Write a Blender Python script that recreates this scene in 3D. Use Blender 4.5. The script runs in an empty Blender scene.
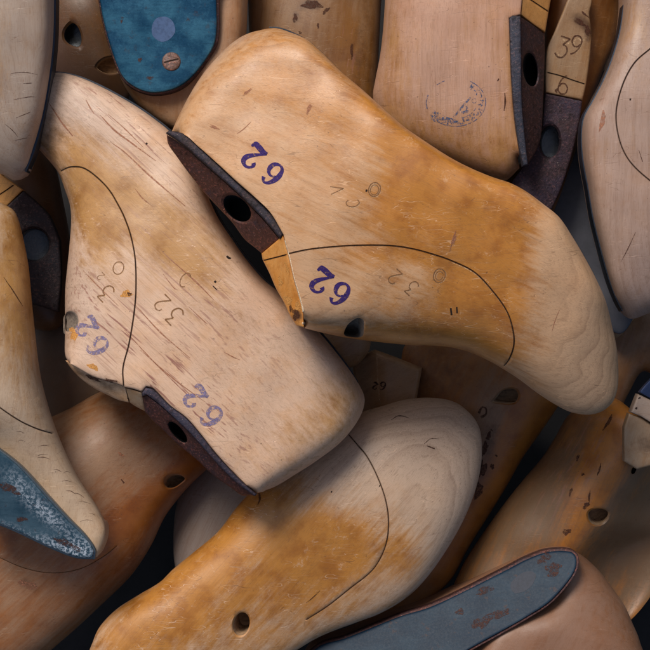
import bpy, math, random
import numpy as np
from mathutils import Vector
from mathutils.geometry import delaunay_2d_cdt
from mathutils.bvhtree import BVHTree
random.seed(7); rng = np.random.default_rng(7)
sc = bpy.context.scene
COL = sc.collection

# ------------------------------------------------------------------ camera, light, exposure
S = 0.0005                 # metres covered by one unit of the tracing grid (half a millimetre)
HP = 2600.0                # camera height in those units (1.3 m above the middle of the pile)
cam = bpy.data.objects.new('camera', bpy.data.cameras.new('camera')); COL.objects.link(cam)
cam.location = (0, 0, HP*S); cam.rotation_euler = (0, 0, 0)
cam.data.sensor_width = 36; cam.data.lens = 36*HP/650.0
cam.data.clip_start = 0.02; cam.data.clip_end = 50
sc.camera = cam
EL, AZ = math.radians(49), math.radians(116)      # sun elevation, direction it comes from (ccw from +X)
w = bpy.data.worlds.new("World"); sc.world = w; w.use_nodes = True
nt = w.node_tree; nt.nodes.clear()
sky = nt.nodes.new('ShaderNodeTexSky'); sky.sky_type = 'NISHITA'; sky.sun_disc = False
sky.sun_elevation = EL; sky.sun_rotation = math.pi/2 - AZ
sky.air_density = 1.0; sky.dust_density = 3.5; sky.ozone_density = 1.0
bg = nt.nodes.new('ShaderNodeBackground'); bg.inputs[1].default_value = 0.05
wo = nt.nodes.new('ShaderNodeOutputWorld')
nt.links.new(sky.outputs[0], bg.inputs[0]); nt.links.new(bg.outputs[0], wo.inputs[0])
sun = bpy.data.objects.new('sun', bpy.data.lights.new('sun', 'SUN')); COL.objects.link(sun)
sun.data.energy = 1.5; sun.data.angle = math.radians(20); sun.data.color = (1.0, 0.95, 0.88)
d = Vector((math.cos(EL)*math.cos(AZ), math.cos(EL)*math.sin(AZ), math.sin(EL)))
sun.rotation_euler = d.to_track_quat('Z', 'Y').to_euler(); sun.location = (0, 0, 3)
sc.view_settings.view_transform = 'Standard'; sc.view_settings.look = 'None'
sc.view_settings.exposure = 0.68; sc.view_settings.gamma = 1.0

# ------------------------------------------------------------------ material helpers
class NT:
    def __init__(s, name):
        s.m = bpy.data.materials.new(name); s.m.use_nodes = True
        s.t = s.m.node_tree; s.t.nodes.clear()
        s.out = s.t.nodes.new('ShaderNodeOutputMaterial')
    def n(s, typ, **kw):
        nd = s.t.nodes.new(typ)
        for k, v in kw.items(): setattr(nd, k, v)
        return nd
    def link(s, a, b): s.t.links.new(a, b)
    def put(s, sock, v):
        if hasattr(v, 'is_output') or isinstance(v, bpy.types.NodeSocket): s.link(v, sock)
        else: sock.default_value = v
    def math(s, op, a, b=0.5, c=None, clamp=False):
        nd = s.n('ShaderNodeMath', operation=op); nd.use_clamp = clamp
        s.put(nd.inputs[0], a); s.put(nd.inputs[1], b)
        if c is not None: s.put(nd.inputs[2], c)
        return nd.outputs[0]
    def mix(s, f, a, b, mode='MIX'):
        nd = s.n('ShaderNodeMix', data_type='RGBA', blend_type=mode)
        s.put(nd.inputs[0], f)
        for sock, v in ((nd.inputs[6], a), (nd.inputs[7], b)):
            if isinstance(v, tuple) and len(v) == 3: v = v+(1,)
            s.put(sock, v)
        return nd.outputs[2]
    def step(s, v, a, b):
        nd = s.n('ShaderNodeMapRange', interpolation_type='SMOOTHSTEP')
        s.put(nd.inputs[0], v); nd.inputs[1].default_value = a; nd.inputs[2].default_value = b
        return nd.outputs[0]
    def noise(s, vec, scale, detail=3, rough=0.55, dist=0.0):
        nd = s.n('ShaderNodeTexNoise'); s.put(nd.inputs['Vector'], vec)
        nd.inputs['Scale'].default_value = scale; nd.inputs['Detail'].default_value = detail
        nd.inputs['Roughness'].default_value = rough; nd.inputs['Distortion'].default_value = dist
        return nd.outputs['Fac']
    def mapping(s, vec, rot=(0,0,0), scale=(1,1,1), loc=(0,0,0)):
        nd = s.n('ShaderNodeMapping'); s.put(nd.inputs[0], vec)
        nd.inputs[1].default_value = loc; nd.inputs[2].default_value = rot; nd.inputs[3].default_value = scale
        return nd.outputs[0]
    def attr(s, name):
        nd = s.n('ShaderNodeAttribute'); nd.attribute_name = name; return nd.outputs['Fac']
    def coords(s):
        tc = s.n('ShaderNodeTexCoord')
        return s.mapping(tc.outputs['Object'], scale=(1/S, 1/S, 1/S))     # grid units
    def finish(s, col, rough, metal=0.0, height=None, bump=0.3, dist=0.4, spec=0.5, alpha=None, coat=None):
        b = s.n('ShaderNodeBsdfPrincipled')
        s.put(b.inputs['Base Color'], col if not isinstance(col, tuple) else (col+(1,) if len(col) == 3 else col))
        s.put(b.inputs['Roughness'], rough); s.put(b.inputs['Metallic'], metal)
        s.put(b.inputs['Specular IOR Level'], spec)
        if alpha is not None: s.put(b.inputs['Alpha'], alpha)
        if coat is not None: s.put(b.inputs['Coat Weight'], coat); b.inputs['Coat Roughness'].default_value = 0.32
        if height is not None:
            bp = s.n('ShaderNodeBump'); bp.inputs['Strength'].default_value = bump
            bp.inputs['Distance'].default_value = dist*S; s.put(bp.inputs['Height'], height)
            s.link(bp.outputs[0], b.inputs['Normal'])
        s.link(b.outputs[0], s.out.inputs[0])
        return s.m

def wood(name, ang, pale=(.68,.405,.22), var=(.57,.225,.035), dark=(.16,.07,.028), tilt=40, seed=0,
         rings=0.25, ringw=9.0, fleck=0.5, streak=0.5, tint=1.0):
    """beech: bare pale wood, worn amber shellac, growth rings, short dark ray flecks, scratches and grime.
    ang = direction of the grain, degrees counter-clockwise"""
    s = NT(name); P = s.coords()
    P = s.mapping(P, loc=(seed*137.1, seed*71.7, seed*13.3))
    G = s.mapping(P, rot=(0, 0, math.radians(-ang)))
    G = s.mapping(G, rot=(math.radians(tilt), math.radians(7), 0))          # x runs along the grain
    big = s.noise(P, 0.011, 4, 0.6)
    mid = s.noise(P, 0.045, 5, 0.65)
    fine = s.noise(P, 0.5, 4, 0.7)
    warp = s.noise(s.mapping(G, scale=(.25, 1, 1)), 0.02, 2, 0.5)
    rc = s.n('ShaderNodeSeparateXYZ'); s.link(G, rc.inputs[0])
    rv = s.math('MULTIPLY_ADD', warp, 26.0, rc.outputs[1])
    rv2 = s.math('DIVIDE', rv, ringw)
    fr = s.math('FRACT', rv2)
    ring = s.math('POWER', fr, 3.0)                                        # sharp latewood line, soft earlywood
    ring = s.math('MULTIPLY', ring, s.math('SUBTRACT', 1.0, s.step(fr, .93, 1.0)))
    ringamp = s.math('MULTIPLY', s.math('ADD', s.math('MULTIPLY', s.step(s.noise(P, 0.02, 2), .35, .65), .7), s.math('MULTIPLY', s.attr('grey'), .9)), rings*.62, clamp=True)
    fr2 = s.math('FRACT', s.math('DIVIDE', s.math('MULTIPLY_ADD', s.noise(s.mapping(G, scale=(.2, 1, 1)), .05, 3, .6), 9.0, rv), ringw*.36))
    ring2 = s.math('MULTIPLY', s.math('POWER', fr2, 2.0), s.math('SUBTRACT', 1.0, s.step(fr2, .85, 1.0)))
    fib = s.noise(s.mapping(G, scale=(.04, 1.5, 1.5)), 1.0, 4, 0.7)
    fib2 = s.noise(s.mapping(G, scale=(.012, .22, .22)), 1.0, 3, 0.6)
    fl = s.noise(s.mapping(G, scale=(.17, 1.7, 1.7)), 1.0, 1.5, 0.5)
    fl = s.step(fl, .62, .74)
    fl = s.math('MULTIPLY', fl, s.step(s.noise(P, 0.03, 3), .38, .62))
    stn = s.noise(s.mapping(G, scale=(.017, .34, .34), loc=(5, 9, 2)), 1.0, 2, 0.55)
    st = s.math('MULTIPLY', s.step(stn, .56, .68), s.attr('streak'))
    # --- shellac mask
    gmid = s.noise(s.mapping(G, scale=(.38, 1, 1)), 0.06, 6, 0.7)
    v = s.math('ADD', s.attr('varnish'), s.math('MULTIPLY', s.math('SUBTRACT', gmid, .5), 1.5))
    v = s.math('ADD', v, s.math('MULTIPLY', s.math('SUBTRACT', fine, .5), 0.55))
    v = s.math('ADD', v, s.math('MULTIPLY', s.math('SUBTRACT', fib2, .5), 1.1))
    vm = s.step(v, -.05, 1.02)
    p2 = s.mix(s.step(big, .35, .65), pale, tuple(c*f for c, f in zip(pale, (.97, .93, .90))))
    p2 = s.mix(s.math('MULTIPLY', s.step(mid, .42, .72), .55), p2, tuple(c*f for c, f in zip(pale, (.94, .78, .58))))
    p2 = s.mix(s.math('MULTIPLY', s.step(s.noise(s.mapping(P, loc=(77, 5, 31)), .03, 6, .7), .52, .72), .40), p2, tuple(c*f for c, f in zip(pale, (.86, .66, .50))))
    p2 = s.mix(s.math('MULTIPLY', s.attr('grey'), .75), p2, tuple(c*f for c, f in zip(pale, (.86, .91, 1.0))))  # greyed bare wood, also dimmed a little for the toe's shading
    vdeep = s.mix(s.step(s.noise(P, .05, 4, .6), .4, .72), var, tuple(c*f for c, f in zip(var, (.72, .62, .45))))
    col = s.mix(vm, p2, vdeep)
    col = s.mix(s.math('MULTIPLY', s.step(fib, .42, .80), .34), col, tuple(c*.55 for c in dark), 'MIX') if False else s.mix(s.math('MULTIPLY', s.step(fib, .47, .74), .30), col, dark)
    col = s.mix(s.math('MULTIPLY', s.step(fib2, .5, .8), .20), col, dark)
    col = s.mix(s.math('MULTIPLY', ring, ringamp), col, dark)
    col = s.mix(s.math('MULTIPLY', s.math('MULTIPLY', ring2, s.step(fib, .40, .62)), s.math('MULTIPLY_ADD', s.attr('grey'), .30, .07, clamp=True)), col, dark)
    col = s.mix(s.math('MULTIPLY', fl, fleck*.75), col, tuple(c*1.6 for c in dark))
    col = s.mix(s.math('MULTIPLY', st, streak), col, (.33, .145, .10))
    # --- scratches: two families of hairlines, each kept only in patches
    hs = []
    for k, (a, sd, sc_) in enumerate(((23, 3, .030), (-52, 8, .024), (78, 15, .036), (8, 31, .02))):
        q = s.mapping(P, rot=(0, 0, math.radians(a)), scale=(1, 7, 1), loc=(sd*11, sd*5, 0))
        nn = s.noise(q, sc_, 1, 0.4, 0.2)
        ln = s.math('SUBTRACT', 1.0, s.step(s.math('ABSOLUTE', s.math('SUBTRACT', nn, .5)),   .0010, .0065))
        hs.append(s.math('MULTIPLY', ln, s.step(s.noise(s.mapping(P, loc=(sd, sd*3, 0)), .028, 2), .50, .60)))
    light_s = s.math('MAXIMUM', hs[0], hs[1]); dark_s = s.math('MAXIMUM', hs[2], hs[3])
    col = s.mix(s.math('MULTIPLY', light_s, .55), col, tuple(min(1, c*1.25) for c in pale))
    col = s.mix(s.math('MULTIPLY', dark_s, .40), col, dark)
    # --- specks, dents, grime
    sp = s.step(s.noise(s.mapping(P, loc=(50, 9, 4)), .33, 2, .5), .73, .78)
    col = s.mix(s.math('MULTIPLY', sp, .55), col, (.06, .03, .02))
    gr = s.math('ADD', s.attr('dirt_tone'), s.math('MULTIPLY', s.math('SUBTRACT', s.noise(P, .09, 6, .7), .5), 1.2))  # dirt, plus plain darkening set by the blobs
    col = s.mix(s.math('MULTIPLY', s.step(gr, .12, .95), .85), col, tuple(c*.45 for c in dark))
    white = s.step(s.math('ADD', s.noise(s.mapping(P, loc=(3, 3, 60)), .06, 6, .75), s.math('MULTIPLY', s.math('SUBTRACT', fine, .5), .35)), .60, .72)
    col = s.mix(s.math('MULTIPLY', white, .42), col, tuple(min(1, c*1.12) for c in pale))
    if tint != 1.0: col = s.mix(1.0, col, (tint,)*3, 'MULTIPLY')
    h = s.math('ADD', s.math('MULTIPLY', fine, .5), s.math('MULTIPLY', fib, .6))
    h = s.math('SUBTRACT', h, s.math('MULTIPLY', s.math('ADD', fl, s.math('ADD', light_s, dark_s)), .7))
    h = s.math('ADD', h, s.math('MULTIPLY', s.noise(P, .12, 2), .9))
    rough = s.math('SUBTRACT', s.math('MULTIPLY_ADD', s.math('ADD', fine, mid), .28, .24), s.math('MULTIPLY', vm, .12))
    return s.finish(col, rough, 0, h, .30, .55, .5, coat=s.math('MULTIPLY_ADD', vm, .40, .06))

def raw_wood(name, base, seed=0, ang=0):       # sawn or broken wood, hole linings
    s = NT(name); P = s.mapping(s.coords(), loc=(seed*31, seed*17, 0)); 
    G = s.mapping(P, rot=(.3, .2, math.radians(-ang)), scale=(.12, 1, 1))
    n1 = s.noise(G, .5, 4, .6); n2 = s.noise(P, .12, 5, .7)
    col = s.mix(s.step(n1, .35, .75), base, tuple(c*.5 for c in base))
    col = s.mix(s.math('MULTIPLY', s.step(n2, .5, .75), .7), col, tuple(c*.25 for c in base))
    return s.finish(col, .8, 0, s.math('ADD', n1, n2), .5, .8, .2)

def rust(name, face=(.085,.040,.030), blue=(.09,.085,.11), mixv=.5, seed=0, rough=.5):
    s = NT(name); P = s.mapping(s.coords(), loc=(seed*31, seed*17, 0))
    n1 = s.noise(P, .05, 6, .7); n2 = s.noise(P, .4, 5, .75); n3 = s.noise(P, .16, 3, .6)
    col = s.mix(s.step(s.math('ADD', n1, s.math('MULTIPLY', s.math('SUBTRACT', n2, .5), .5)), mixv-.15, mixv+.15), face, blue)
    col = s.mix(s.math('MULTIPLY', s.step(n2, .50, .66), .8), col, (face[0]*3.2, face[1]*2.5, face[2]*2.2))
    col = s.mix(s.math('MULTIPLY', s.step(n3, .58, .68), .6), col, tuple(c*.3 for c in face))
    sp = s.step(s.noise(s.mapping(P, loc=(9, 9, 9)), .6, 2, .6), .68, .74)
    col = s.mix(s.math('MULTIPLY', sp, .5), col, (.42, .33, .27))
    return s.finish(col, s.math('MULTIPLY_ADD', n2, .35, rough-.15), .55, s.math('ADD', n2, n3), .55, 1.0, .4)

def blue_metal(name, a=(.035,.16,.27), b=(.10,.27,.38), seed=0, worn=.5, gloss=.25, metal=.35, spec=.5):
    s = NT(name); P = s.mapping(s.coords(), loc=(seed*31, seed*17, 0))
    n1 = s.noise(P, .035, 5, .6); n2 = s.noise(P, .5, 5, .75); n3 = s.noise(P, .11, 6, .7)
    col = s.mix(s.step(n1, .38, .66), a, b)
    wv = s.noise(s.mapping(P, rot=(0, 0, .6), scale=(.1, 1, 1)), .5, 3, .6)
    col = s.mix(s.math('MULTIPLY', s.step(wv, .45, .75), .35), col, tuple(c*.55 for c in a))
    col = s.mix(s.math('MULTIPLY', s.step(n2, .55, .75), .4), col, tuple(min(1, c*1.7) for c in b))
    col = s.mix(s.math('MULTIPLY', s.step(n3, .60, .66), worn), col, (.06, .03, .025))
    sp = s.step(s.noise(s.mapping(P, loc=(4, 2, 9)), .35, 3, .6), .68, .72)
    col = s.mix(s.math('MULTIPLY', sp, worn), col, (.02, .02, .025))
    ch = s.attr('dirt_tone')                                   # chalky wear
    cm = s.math('MULTIPLY', s.step(s.noise(P, .33, 6, .8), .47, .56), ch)
    col = s.mix(cm, col, (.60, .66, .72))
    return s.finish(col, s.math('MULTIPLY_ADD', n2, .30, gloss), metal, s.math('ADD', n2, s.math('MULTIPLY', n3, .8)), .22, .6, spec)

def plain(name, col, rough=.6, metal=0.0, var=.5, sc_=.3, bump=.3):
    s = NT(name); P = s.coords(); n = s.noise(P, sc_, 5, .7)
    c = s.mix(s.math('MULTIPLY', s.step(n, .4, .7), var), col, tuple(x*.4 for x in col))
    return s.finish(c, rough, metal, n, bump, .6, .4)

def ink(name, col, cover=.9, soft=.12):          # stamped ink, worn through to the wood
    s = NT(name); P = s.coords()
    n = s.noise(P, .32, 5, .75); n2 = s.noise(s.mapping(P, loc=(9, 1, 0)), .9, 3, .6)
    m = s.math('ADD', s.math('MULTIPLY', n, .7), s.math('MULTIPLY', n2, .3))
    a = s.step(m, 1-cover-soft, 1-cover+soft)
    c = s.mix(s.step(n2, .35, .7), col, tuple(x*1.7 for x in col))
    return s.finish(c, .7, 0, None, alpha=a, spec=.15)

M_ink = ink('ink_violet', (.035, .018, .10), .585, .09)
M_ink_pale = ink('ink_faded_violet', (.17, .14, .24), .52, .10)
M_ink_blue = ink('ink_blue', (.06, .09, .17), .48, .09)
M_groove = plain('groove_dark', (.03, .015, .009), .9, 0, .4)
M_groove_soft = ink('groove_faint', (.10, .045, .02), .62, .14)
M_imprint = ink('imprint_shadow', (.20, .10, .045), .55, .17)
M_imprint_hi = ink('imprint_light', (.70, .50, .30), .42, .2)
M_burr = ink('burr_light', (.78, .62, .42), .55, .2)
M_soft = ink('streak_brown', (.30, .13, .075), .52, .2)
M_steel = plain('sole_steel', (.035, .04, .052), .38, .6, .5, .12)
M_steel_blue = plain('sole_steel_blue', (.035, .045, .065), .36, .7, .5, .12)
M_hole = raw_wood('bore_wood', (.44, .28, .16), 3)
M_hole_dark = plain('bore_dark', (.10, .105, .11), .25, .8, .5, .5)
M_hole_pale = raw_wood('bore_wood_pale', (.36, .29, .23), 5)
M_rustscrew = rust('screw_rust', (.16, .085, .06), (.20, .15, .14), .5, 4)
M_rustpatch = ink('rust_blotch', (.06, .028, .022), .50, .10)
M_amber = ink('amber_chip', (.48, .22, .06), .60, .15)
M_mark = ink('grime_mark', (.065, .026, .016), .54, .18)

# ------------------------------------------------------------------ geometry helpers
def curve(pts, closed=False, step=2.0):
    """Catmull-Rom through (x, y, corner, *params); resampled about every `step` units"""
    n = len(pts); out = []
    segs = n if closed else n-1
    for i in range(segs):
        p1, p2 = pts[i], pts[(i+1) % n]
        p0 = pts[(i-1) % n] if (closed or i > 0) else p1
        p3 = pts[(i+2) % n] if (closed or i+2 < n) else p2
        a = np.array(p1[:2], float); b = np.array(p2[:2], float)
        if p1[2]: p0 = p1
        if p2[2]: p3 = p2
        q0 = np.array(p0[:2], float); q3 = np.array(p3[:2], float)
        L = np.linalg.norm(b-a)
        m1 = (b-q0)/max(np.linalg.norm(b-a)+np.linalg.norm(a-q0), 1e-6)*L
        m2 = (q3-a)/max(np.linalg.norm(b-a)+np.linalg.norm(q3-b), 1e-6)*L
        k = max(1, int(round(L/step)))
        for j in range(k):
            t = j/k; t2, t3 = t*t, t*t*t
            p = (2*t3-3*t2+1)*a+(t3-2*t2+t)*m1+(-2*t3+3*t2)*b+(t3-t2)*m2
            pr = [u*(1-t)+v*t for u, v in zip(p1[3:], p2[3:])]
            out.append((p[0], p[1], *pr))
    if not closed: out.append((pts[-1][0], pts[-1][1], *pts[-1][3:]))
    return out

def parse(spec):
    """spec items: (x,y) smooth, ('c',x,y) corner, ('p',L,rim,mode) switches edge radius and rim height"""
    L, rim, mode = 25.0, 0.0, 0.0; pts = []
    for it in spec:
        if it[0] == 'p': L, rim, mode = float(it[1]), float(it[2]), (1.0 if len(it) > 3 and it[3] == 'b' else 0.0)
        elif it[0] == 'c': pts.append((it[1], it[2], True, L, rim, mode))
        else: pts.append((it[0], it[1], False, L, rim, mode))
    return pts

def in_poly(P, poly):
    x, y = P[:, 0], P[:, 1]; ins = np.zeros(len(P), bool)
    n = len(poly); j = n-1
    for i in range(n):
        xi, yi = poly[i]; xj, yj = poly[j]
        c = ((yi > y) != (yj > y)) & (x < (xj-xi)*(y-yi)/((yj-yi) if yj != yi else 1e-9)+xi)
        ins ^= c; j = i
    return ins

def mindist(P, Q, chunk=2000):
    d = np.empty(len(P)); ix = np.empty(len(P), int)
    for i in range(0, len(P), chunk):
        D = ((P[i:i+chunk, None, :]-Q[None])**2).sum(2)
        ix[i:i+chunk] = D.argmin(1); d[i:i+chunk] = np.sqrt(D.min(1))
    return d, ix

def fem(V, T):
    a, b, c = V[T[:, 0]], V[T[:, 1]], V[T[:, 2]]
    area = 0.5*np.abs((b[:, 0]-a[:, 0])*(c[:, 1]-a[:, 1])-(b[:, 1]-a[:, 1])*(c[:, 0]-a[:, 0]))
    area = np.maximum(area, 1e-3)
    I, J, W = [], [], []
    for p, q, r in ((0, 1, 2), (1, 2, 0), (2, 0, 1)):
        e1 = V[T[:, p]]-V[T[:, r]]; e2 = V[T[:, q]]-V[T[:, r]]
        w_ = (e1*e2).sum(1)/(4*area)
        I += [T[:, p], T[:, q]]; J += [T[:, q], T[:, p]]; W += [w_, w_]
    I = np.concatenate(I); J = np.concatenate(J); W = np.concatenate(W)
    n = len(V); diag = np.bincount(I, W, n)
    mass = np.bincount(T.ravel(), np.repeat(area/3, 3), n)
    return I, J, W, diag, mass

def solve(F, n, extra, rhs, fixed, val, iters=500):
    I, J, W, diag, mass = F
    free = ~fixed; dd = diag+extra
    def A(x): return dd*x-np.bincount(I, W*x[J], n)
    x = np.where(fixed, val, 0.0); x0 = x.copy()
    b = rhs-A(x0); b[fixed] = 0
    x = np.zeros(n); r = b.copy(); Mi = np.where(free, 1/np.maximum(dd, 1e-6), 0)
    z = Mi*r; p = z.copy(); rz = r@z; r0 = rz
    if r0 < 1e-14: return x0
    for _ in range(iters):
        Ap = A(p); Ap[fixed] = 0
        al = rz/max(p@Ap, 1e-20); x += al*p; r -= al*Ap
        z = Mi*r; rz2 = r@z
        if rz2 < 1e-9*r0: break
        p = z+(rz2/rz)*p; rz = rz2
    return x0+x

def field(P, ctrl, sigma):
    c = np.array([q[:2] for q in ctrl], float); h = np.array([q[2] for q in ctrl], float)
    if len(ctrl) == 1: return np.full(len(P), h[0])
    if sigma == 'plane':
        A = np.c_[c, np.ones(len(c))]; s_, *_ = np.linalg.lstsq(A, h, rcond=None)
        return P@s_[:2]+s_[2]
    D = ((P[:, None, :]-c[None])**2).sum(2); W = np.exp(-(D-D.min(1, keepdims=True))/(2*sigma**2))
    return (W*h).sum(1)/W.sum(1)

class Item:
    """one thing: an Empty at its base; all parts are traced in grid units and stand at their own height"""
    def __init__(s, label, z0, D, centre, zref=None, zs=1.4, name='shoe_last', group='wooden shoe lasts heaped in the pile'):
        s.z0, s.D, s.zs = z0, D, zs; s.o = centre
        s.k = (HP-(z0+(zref-z0)*zs))/HP
        e = bpy.data.objects.new(name, None); COL.objects.link(e); e.empty_display_size = .01
        e.location = ((s.o[0]-325)*S*s.k, -(s.o[1]-325)*S*s.k, (z0-D)*S)
        e['label'] = label; e['category'] = 'shoe last'; e['group'] = group
        s.root = e; s.bvhs = []
    def loc(s, x, y, z): return ((x-s.o[0])*S*s.k, -(y-s.o[1])*S*s.k, ((z*s.zs if z > 0 else z)+s.D)*S)
    def mesh(s, name, verts, faces, mat, parent=None, attrs=None, sharp=45, label=None):
        me = bpy.data.meshes.new(name)
        me.from_pydata([s.loc(*v) for v in verts], [], faces); me.update()
        if attrs:
            for k, v in attrs.items():
                a = me.attributes.new(k, 'FLOAT', 'POINT'); a.data.foreach_set('value', np.asarray(v, np.float32))
        me.materials.append(mat); me.shade_smooth()
        if sharp: me.set_sharp_from_angle(angle=math.radians(sharp))
        ob = bpy.data.objects.new(name, me); COL.objects.link(ob); ob.parent = parent or s.root
        if label: ob['label'] = label
        return ob
    def zat(s, x, y):
        best = None
        for b in s.bvhs:
            h = b.ray_cast(Vector((x, y, 500)), Vector((0, 0, -1)))
            if h[0] is not None and (best is None or h[0].z > best): best = h[0].z
        return best

    def solid(s, name, spec, ctrl, mat, sigma=70, thick=None, holes=(), grooves=(), blobs=(), base=None,
              grid=3.0, parent=None, label=None, lump=0.5, sharp=45, wallback=.5, backf=1.0):
        bs = curve(parse(spec), True, 2.0)
        B = np.array([q[:2] for q in bs]); n = len(B)
        ar = 0.5*np.sum(B[:, 0]*np.roll(B[:, 1], -1)-np.roll(B[:, 0], -1)*B[:, 1])
        if ar < 0: bs = bs[::-1]; B = B[::-1].copy()
        BL = np.array([q[2] for q in bs]); BR = np.array([q[3] for q in bs]); BM = np.array([q[4] for q in bs])
        tan = np.roll(B, -1, 0)-np.roll(B, 1, 0); tan /= np.maximum(np.linalg.norm(tan, axis=1, keepdims=True), 1e-6)
        nin = np.c_[-tan[:, 1], tan[:, 0]]                                     # inward for positive area
        s.edge = (B, -nin)
        pts = [B]; edges = [(i, (i+1) % n) for i in range(n)]; cnt = n
        special = []; dz = []           # (start, count) and lowering of special vertices
        keep_rings = []
        for hp in holes:
            poly = np.array(hp['poly'])
            if hp.get('smooth', True): poly = np.array([q[:2] for q in curve([(a, b, False) for a, b in poly], True, 1.6)])
            hp['_p'] = poly; c = poly.mean(0)
            out = c+(poly-c)*(1+hp.get('lip', 1.6)/max(1e-3, np.linalg.norm(poly-c, axis=1).mean()))
            hp['_s'] = cnt; m = len(poly)
            pts.append(poly); edges += [(cnt+i, cnt+(i+1) % m) for i in range(m)]; cnt += m
            dz += [(hp['_s'], m, hp.get('sink', 1.0))]
            pts.append(out); edges += [(cnt+i, cnt+(i+1) % m) for i in range(m)]; cnt += m
            keep_rings += [poly, out]
        gl = []
        for g in grooves:
            c = np.array([q[:2] for q in curve([(a, b, False) for a, b in g['pts']], False, 1.6)])
            d_, _ = mindist(c, B); ok = in_poly(c, B) & (d_ > .8); c = c[ok]
            if len(c) < 3: continue
            t = np.gradient(c, axis=0); t /= np.maximum(np.linalg.norm(t, axis=1, keepdims=True), 1e-6)
            nn = np.c_[-t[:, 1], t[:, 0]]
            for off, low in ((0, g.get('deep', 1.4)), (-g.get('w', .9), 0), (g.get('w', .9), 0)):
                q = c+nn*off; pts.append(q)
                edges += [(cnt+i, cnt+i+1) for i in range(len(q)-1)]
                dz.append((cnt, len(q), low)); cnt += len(q); gl.append(q)
            g['_c'] = c; g['_n'] = nn
        avoid = np.vstack(keep_rings+gl) if (keep_rings or gl) else None
        for off in (0.35, 1.1, 2.4, 4.3):
            q = B+nin*off; q = q[::2] if off > 3 else q
            d_, _ = mindist(q, B); q = q[(d_ > off*.8) & in_poly(q, B)]
            if avoid is not None and len(q): q = q[mindist(q, avoid)[0] > .8]
            if len(q): pts.append(q)
        x0, y0 = B.min(0); x1, y1 = B.max(0); gx = []
        for r_, yy in enumerate(np.arange(y0, y1, grid*.866)):
            for xx in np.arange(x0+(r_ % 2)*grid/2, x1, grid): gx.append((xx, yy))
        gx = np.array(gx)
        if len(gx):
            gx = gx+rng.uniform(-.2, .2, gx.shape)*grid*.6
            gx = gx[in_poly(gx, B)]
            if len(gx): gx = gx[mindist(gx, B)[0] > 5.6]
            if avoid is not None and len(gx): gx = gx[mindist(gx, avoid)[0] > 1.7]
            if len(gx): pts.append(gx)
        A = np.vstack(pts)
        vo, eo, fo, ov, oe, of = delaunay_2d_cdt([Vector(p) for p in A], edges, [], 0, 1e-5)
        V = np.array([(v.x, v.y) for v in vo]); T = np.array([f for f in fo if len(f) == 3])
        cen = V[T].mean(1); T = T[in_poly(cen, B)]
        # orient
        a, b, c = V[T[:, 0]], V[T[:, 1]], V[T[:, 2]]
        cr = (b[:, 0]-a[:, 0])*(c[:, 1]-a[:, 1])-(b[:, 1]-a[:, 1])*(c[:, 0]-a[:, 0])
        T[cr > 0] = T[cr > 0][:, ::-1]      # y is flipped on output, so clockwise here faces up there
        T = T[np.abs(cr) > 1e-4]
        used = np.unique(T); rm = -np.ones(len(V), int); rm[used] = np.arange(len(used))
        inv = {}
        for i, o_ in enumerate(ov):
            if rm[i] >= 0:
                for q in o_: inv[q] = rm[i]
        V = V[used]; T = rm[T]; N = len(V)
        db, ib = mindist(V, B)
        bd = db < 1e-3
        Tf = field(V, ctrl, sigma)
        rimv = np.where(BM[ib] > .5, Tf-BR[ib], BR[ib])
        F = fem(V, T)
        BL = np.where(BL >= 19, BL*1.9, np.where(BL >= 12, BL*1.4, BL))
        R = solve(F, N, np.zeros(N), np.zeros(N), bd, np.where(bd, rimv, 0))
        # edge radius spread inwards from the boundary
        Lb = solve(F, N, F[4]/(45.0**2), F[4]/(45.0**2)*BL.mean(), bd, np.where(bd, BL[ib], 0))
        Lb = np.maximum(Lb, .6)
        u = solve(F, N, F[4]/Lb**2, F[4]/Lb**2, bd, np.zeros(N)); u = np.clip(u, 0, 1)
        f = np.sqrt(np.clip(1-(1-u)**2, 0, 1))
        z = R+(Tf-R)*f
        if lump:
            ph = rng.uniform(0, 6.28, 6)
            z = z+lump*f*(np.sin(V[:, 0]*.05+ph[0])*np.sin(V[:, 1]*.043+ph[1])+.5*np.sin(V[:, 0]*.11+V[:, 1]*.05+ph[2])+.4*np.sin(V[:, 1]*.13-V[:, 0]*.04+ph[3]))
        for st, m, low in dz:
            for i in range(st, st+m):
                if i in inv and low: z[inv[i]] -= low
        # back
        if thick is not None: zb = z-thick
        else:
            Rb = np.where(rimv > 2, -s.D*wallback, rimv)
            RB = solve(F, N, np.zeros(N), np.zeros(N), bd, np.where(bd, Rb, 0))
            zb = RB+(-s.D-RB)*f**backf
        verts = [(V[i, 0], V[i, 1], z[i]) for i in range(N)]
        back = np.arange(N)+N; verts += [(V[i, 0], V[i, 1], zb[i]) for i in range(N)]
        share = bd & (z-zb < .05); back[share] = np.arange(N)[share]
        cen = V[T].mean(1); keep = np.ones(len(T), bool)
        for hp in holes: keep &= ~in_poly(cen, hp['_p'])
        faces = [tuple(int(q) for q in t) for t in T[keep]]
        faces += [(int(back[t[2]]), int(back[t[1]]), int(back[t[0]])) for t in (T[keep] if thick is not None else T)]
        ed = {}
        for t in T:
            for p, q in ((t[0], t[1]), (t[1], t[2]), (t[2], t[0])): ed[(p, q)] = 1
        for (p, q) in ed:
            if (q, p) not in ed:
                v4 = [int(q), int(p), int(back[p]), int(back[q])]
                v4 = [v for i, v in enumerate(v4) if v not in v4[:i]]
                if len(v4) >= 3: faces.append(tuple(v4))
        ch = {k: np.full(N, 0.0) for k in ('varnish', 'dirt_tone', 'grey', 'streak')}
        for k, v in (base or {}).items(): ch[k] += v
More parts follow.
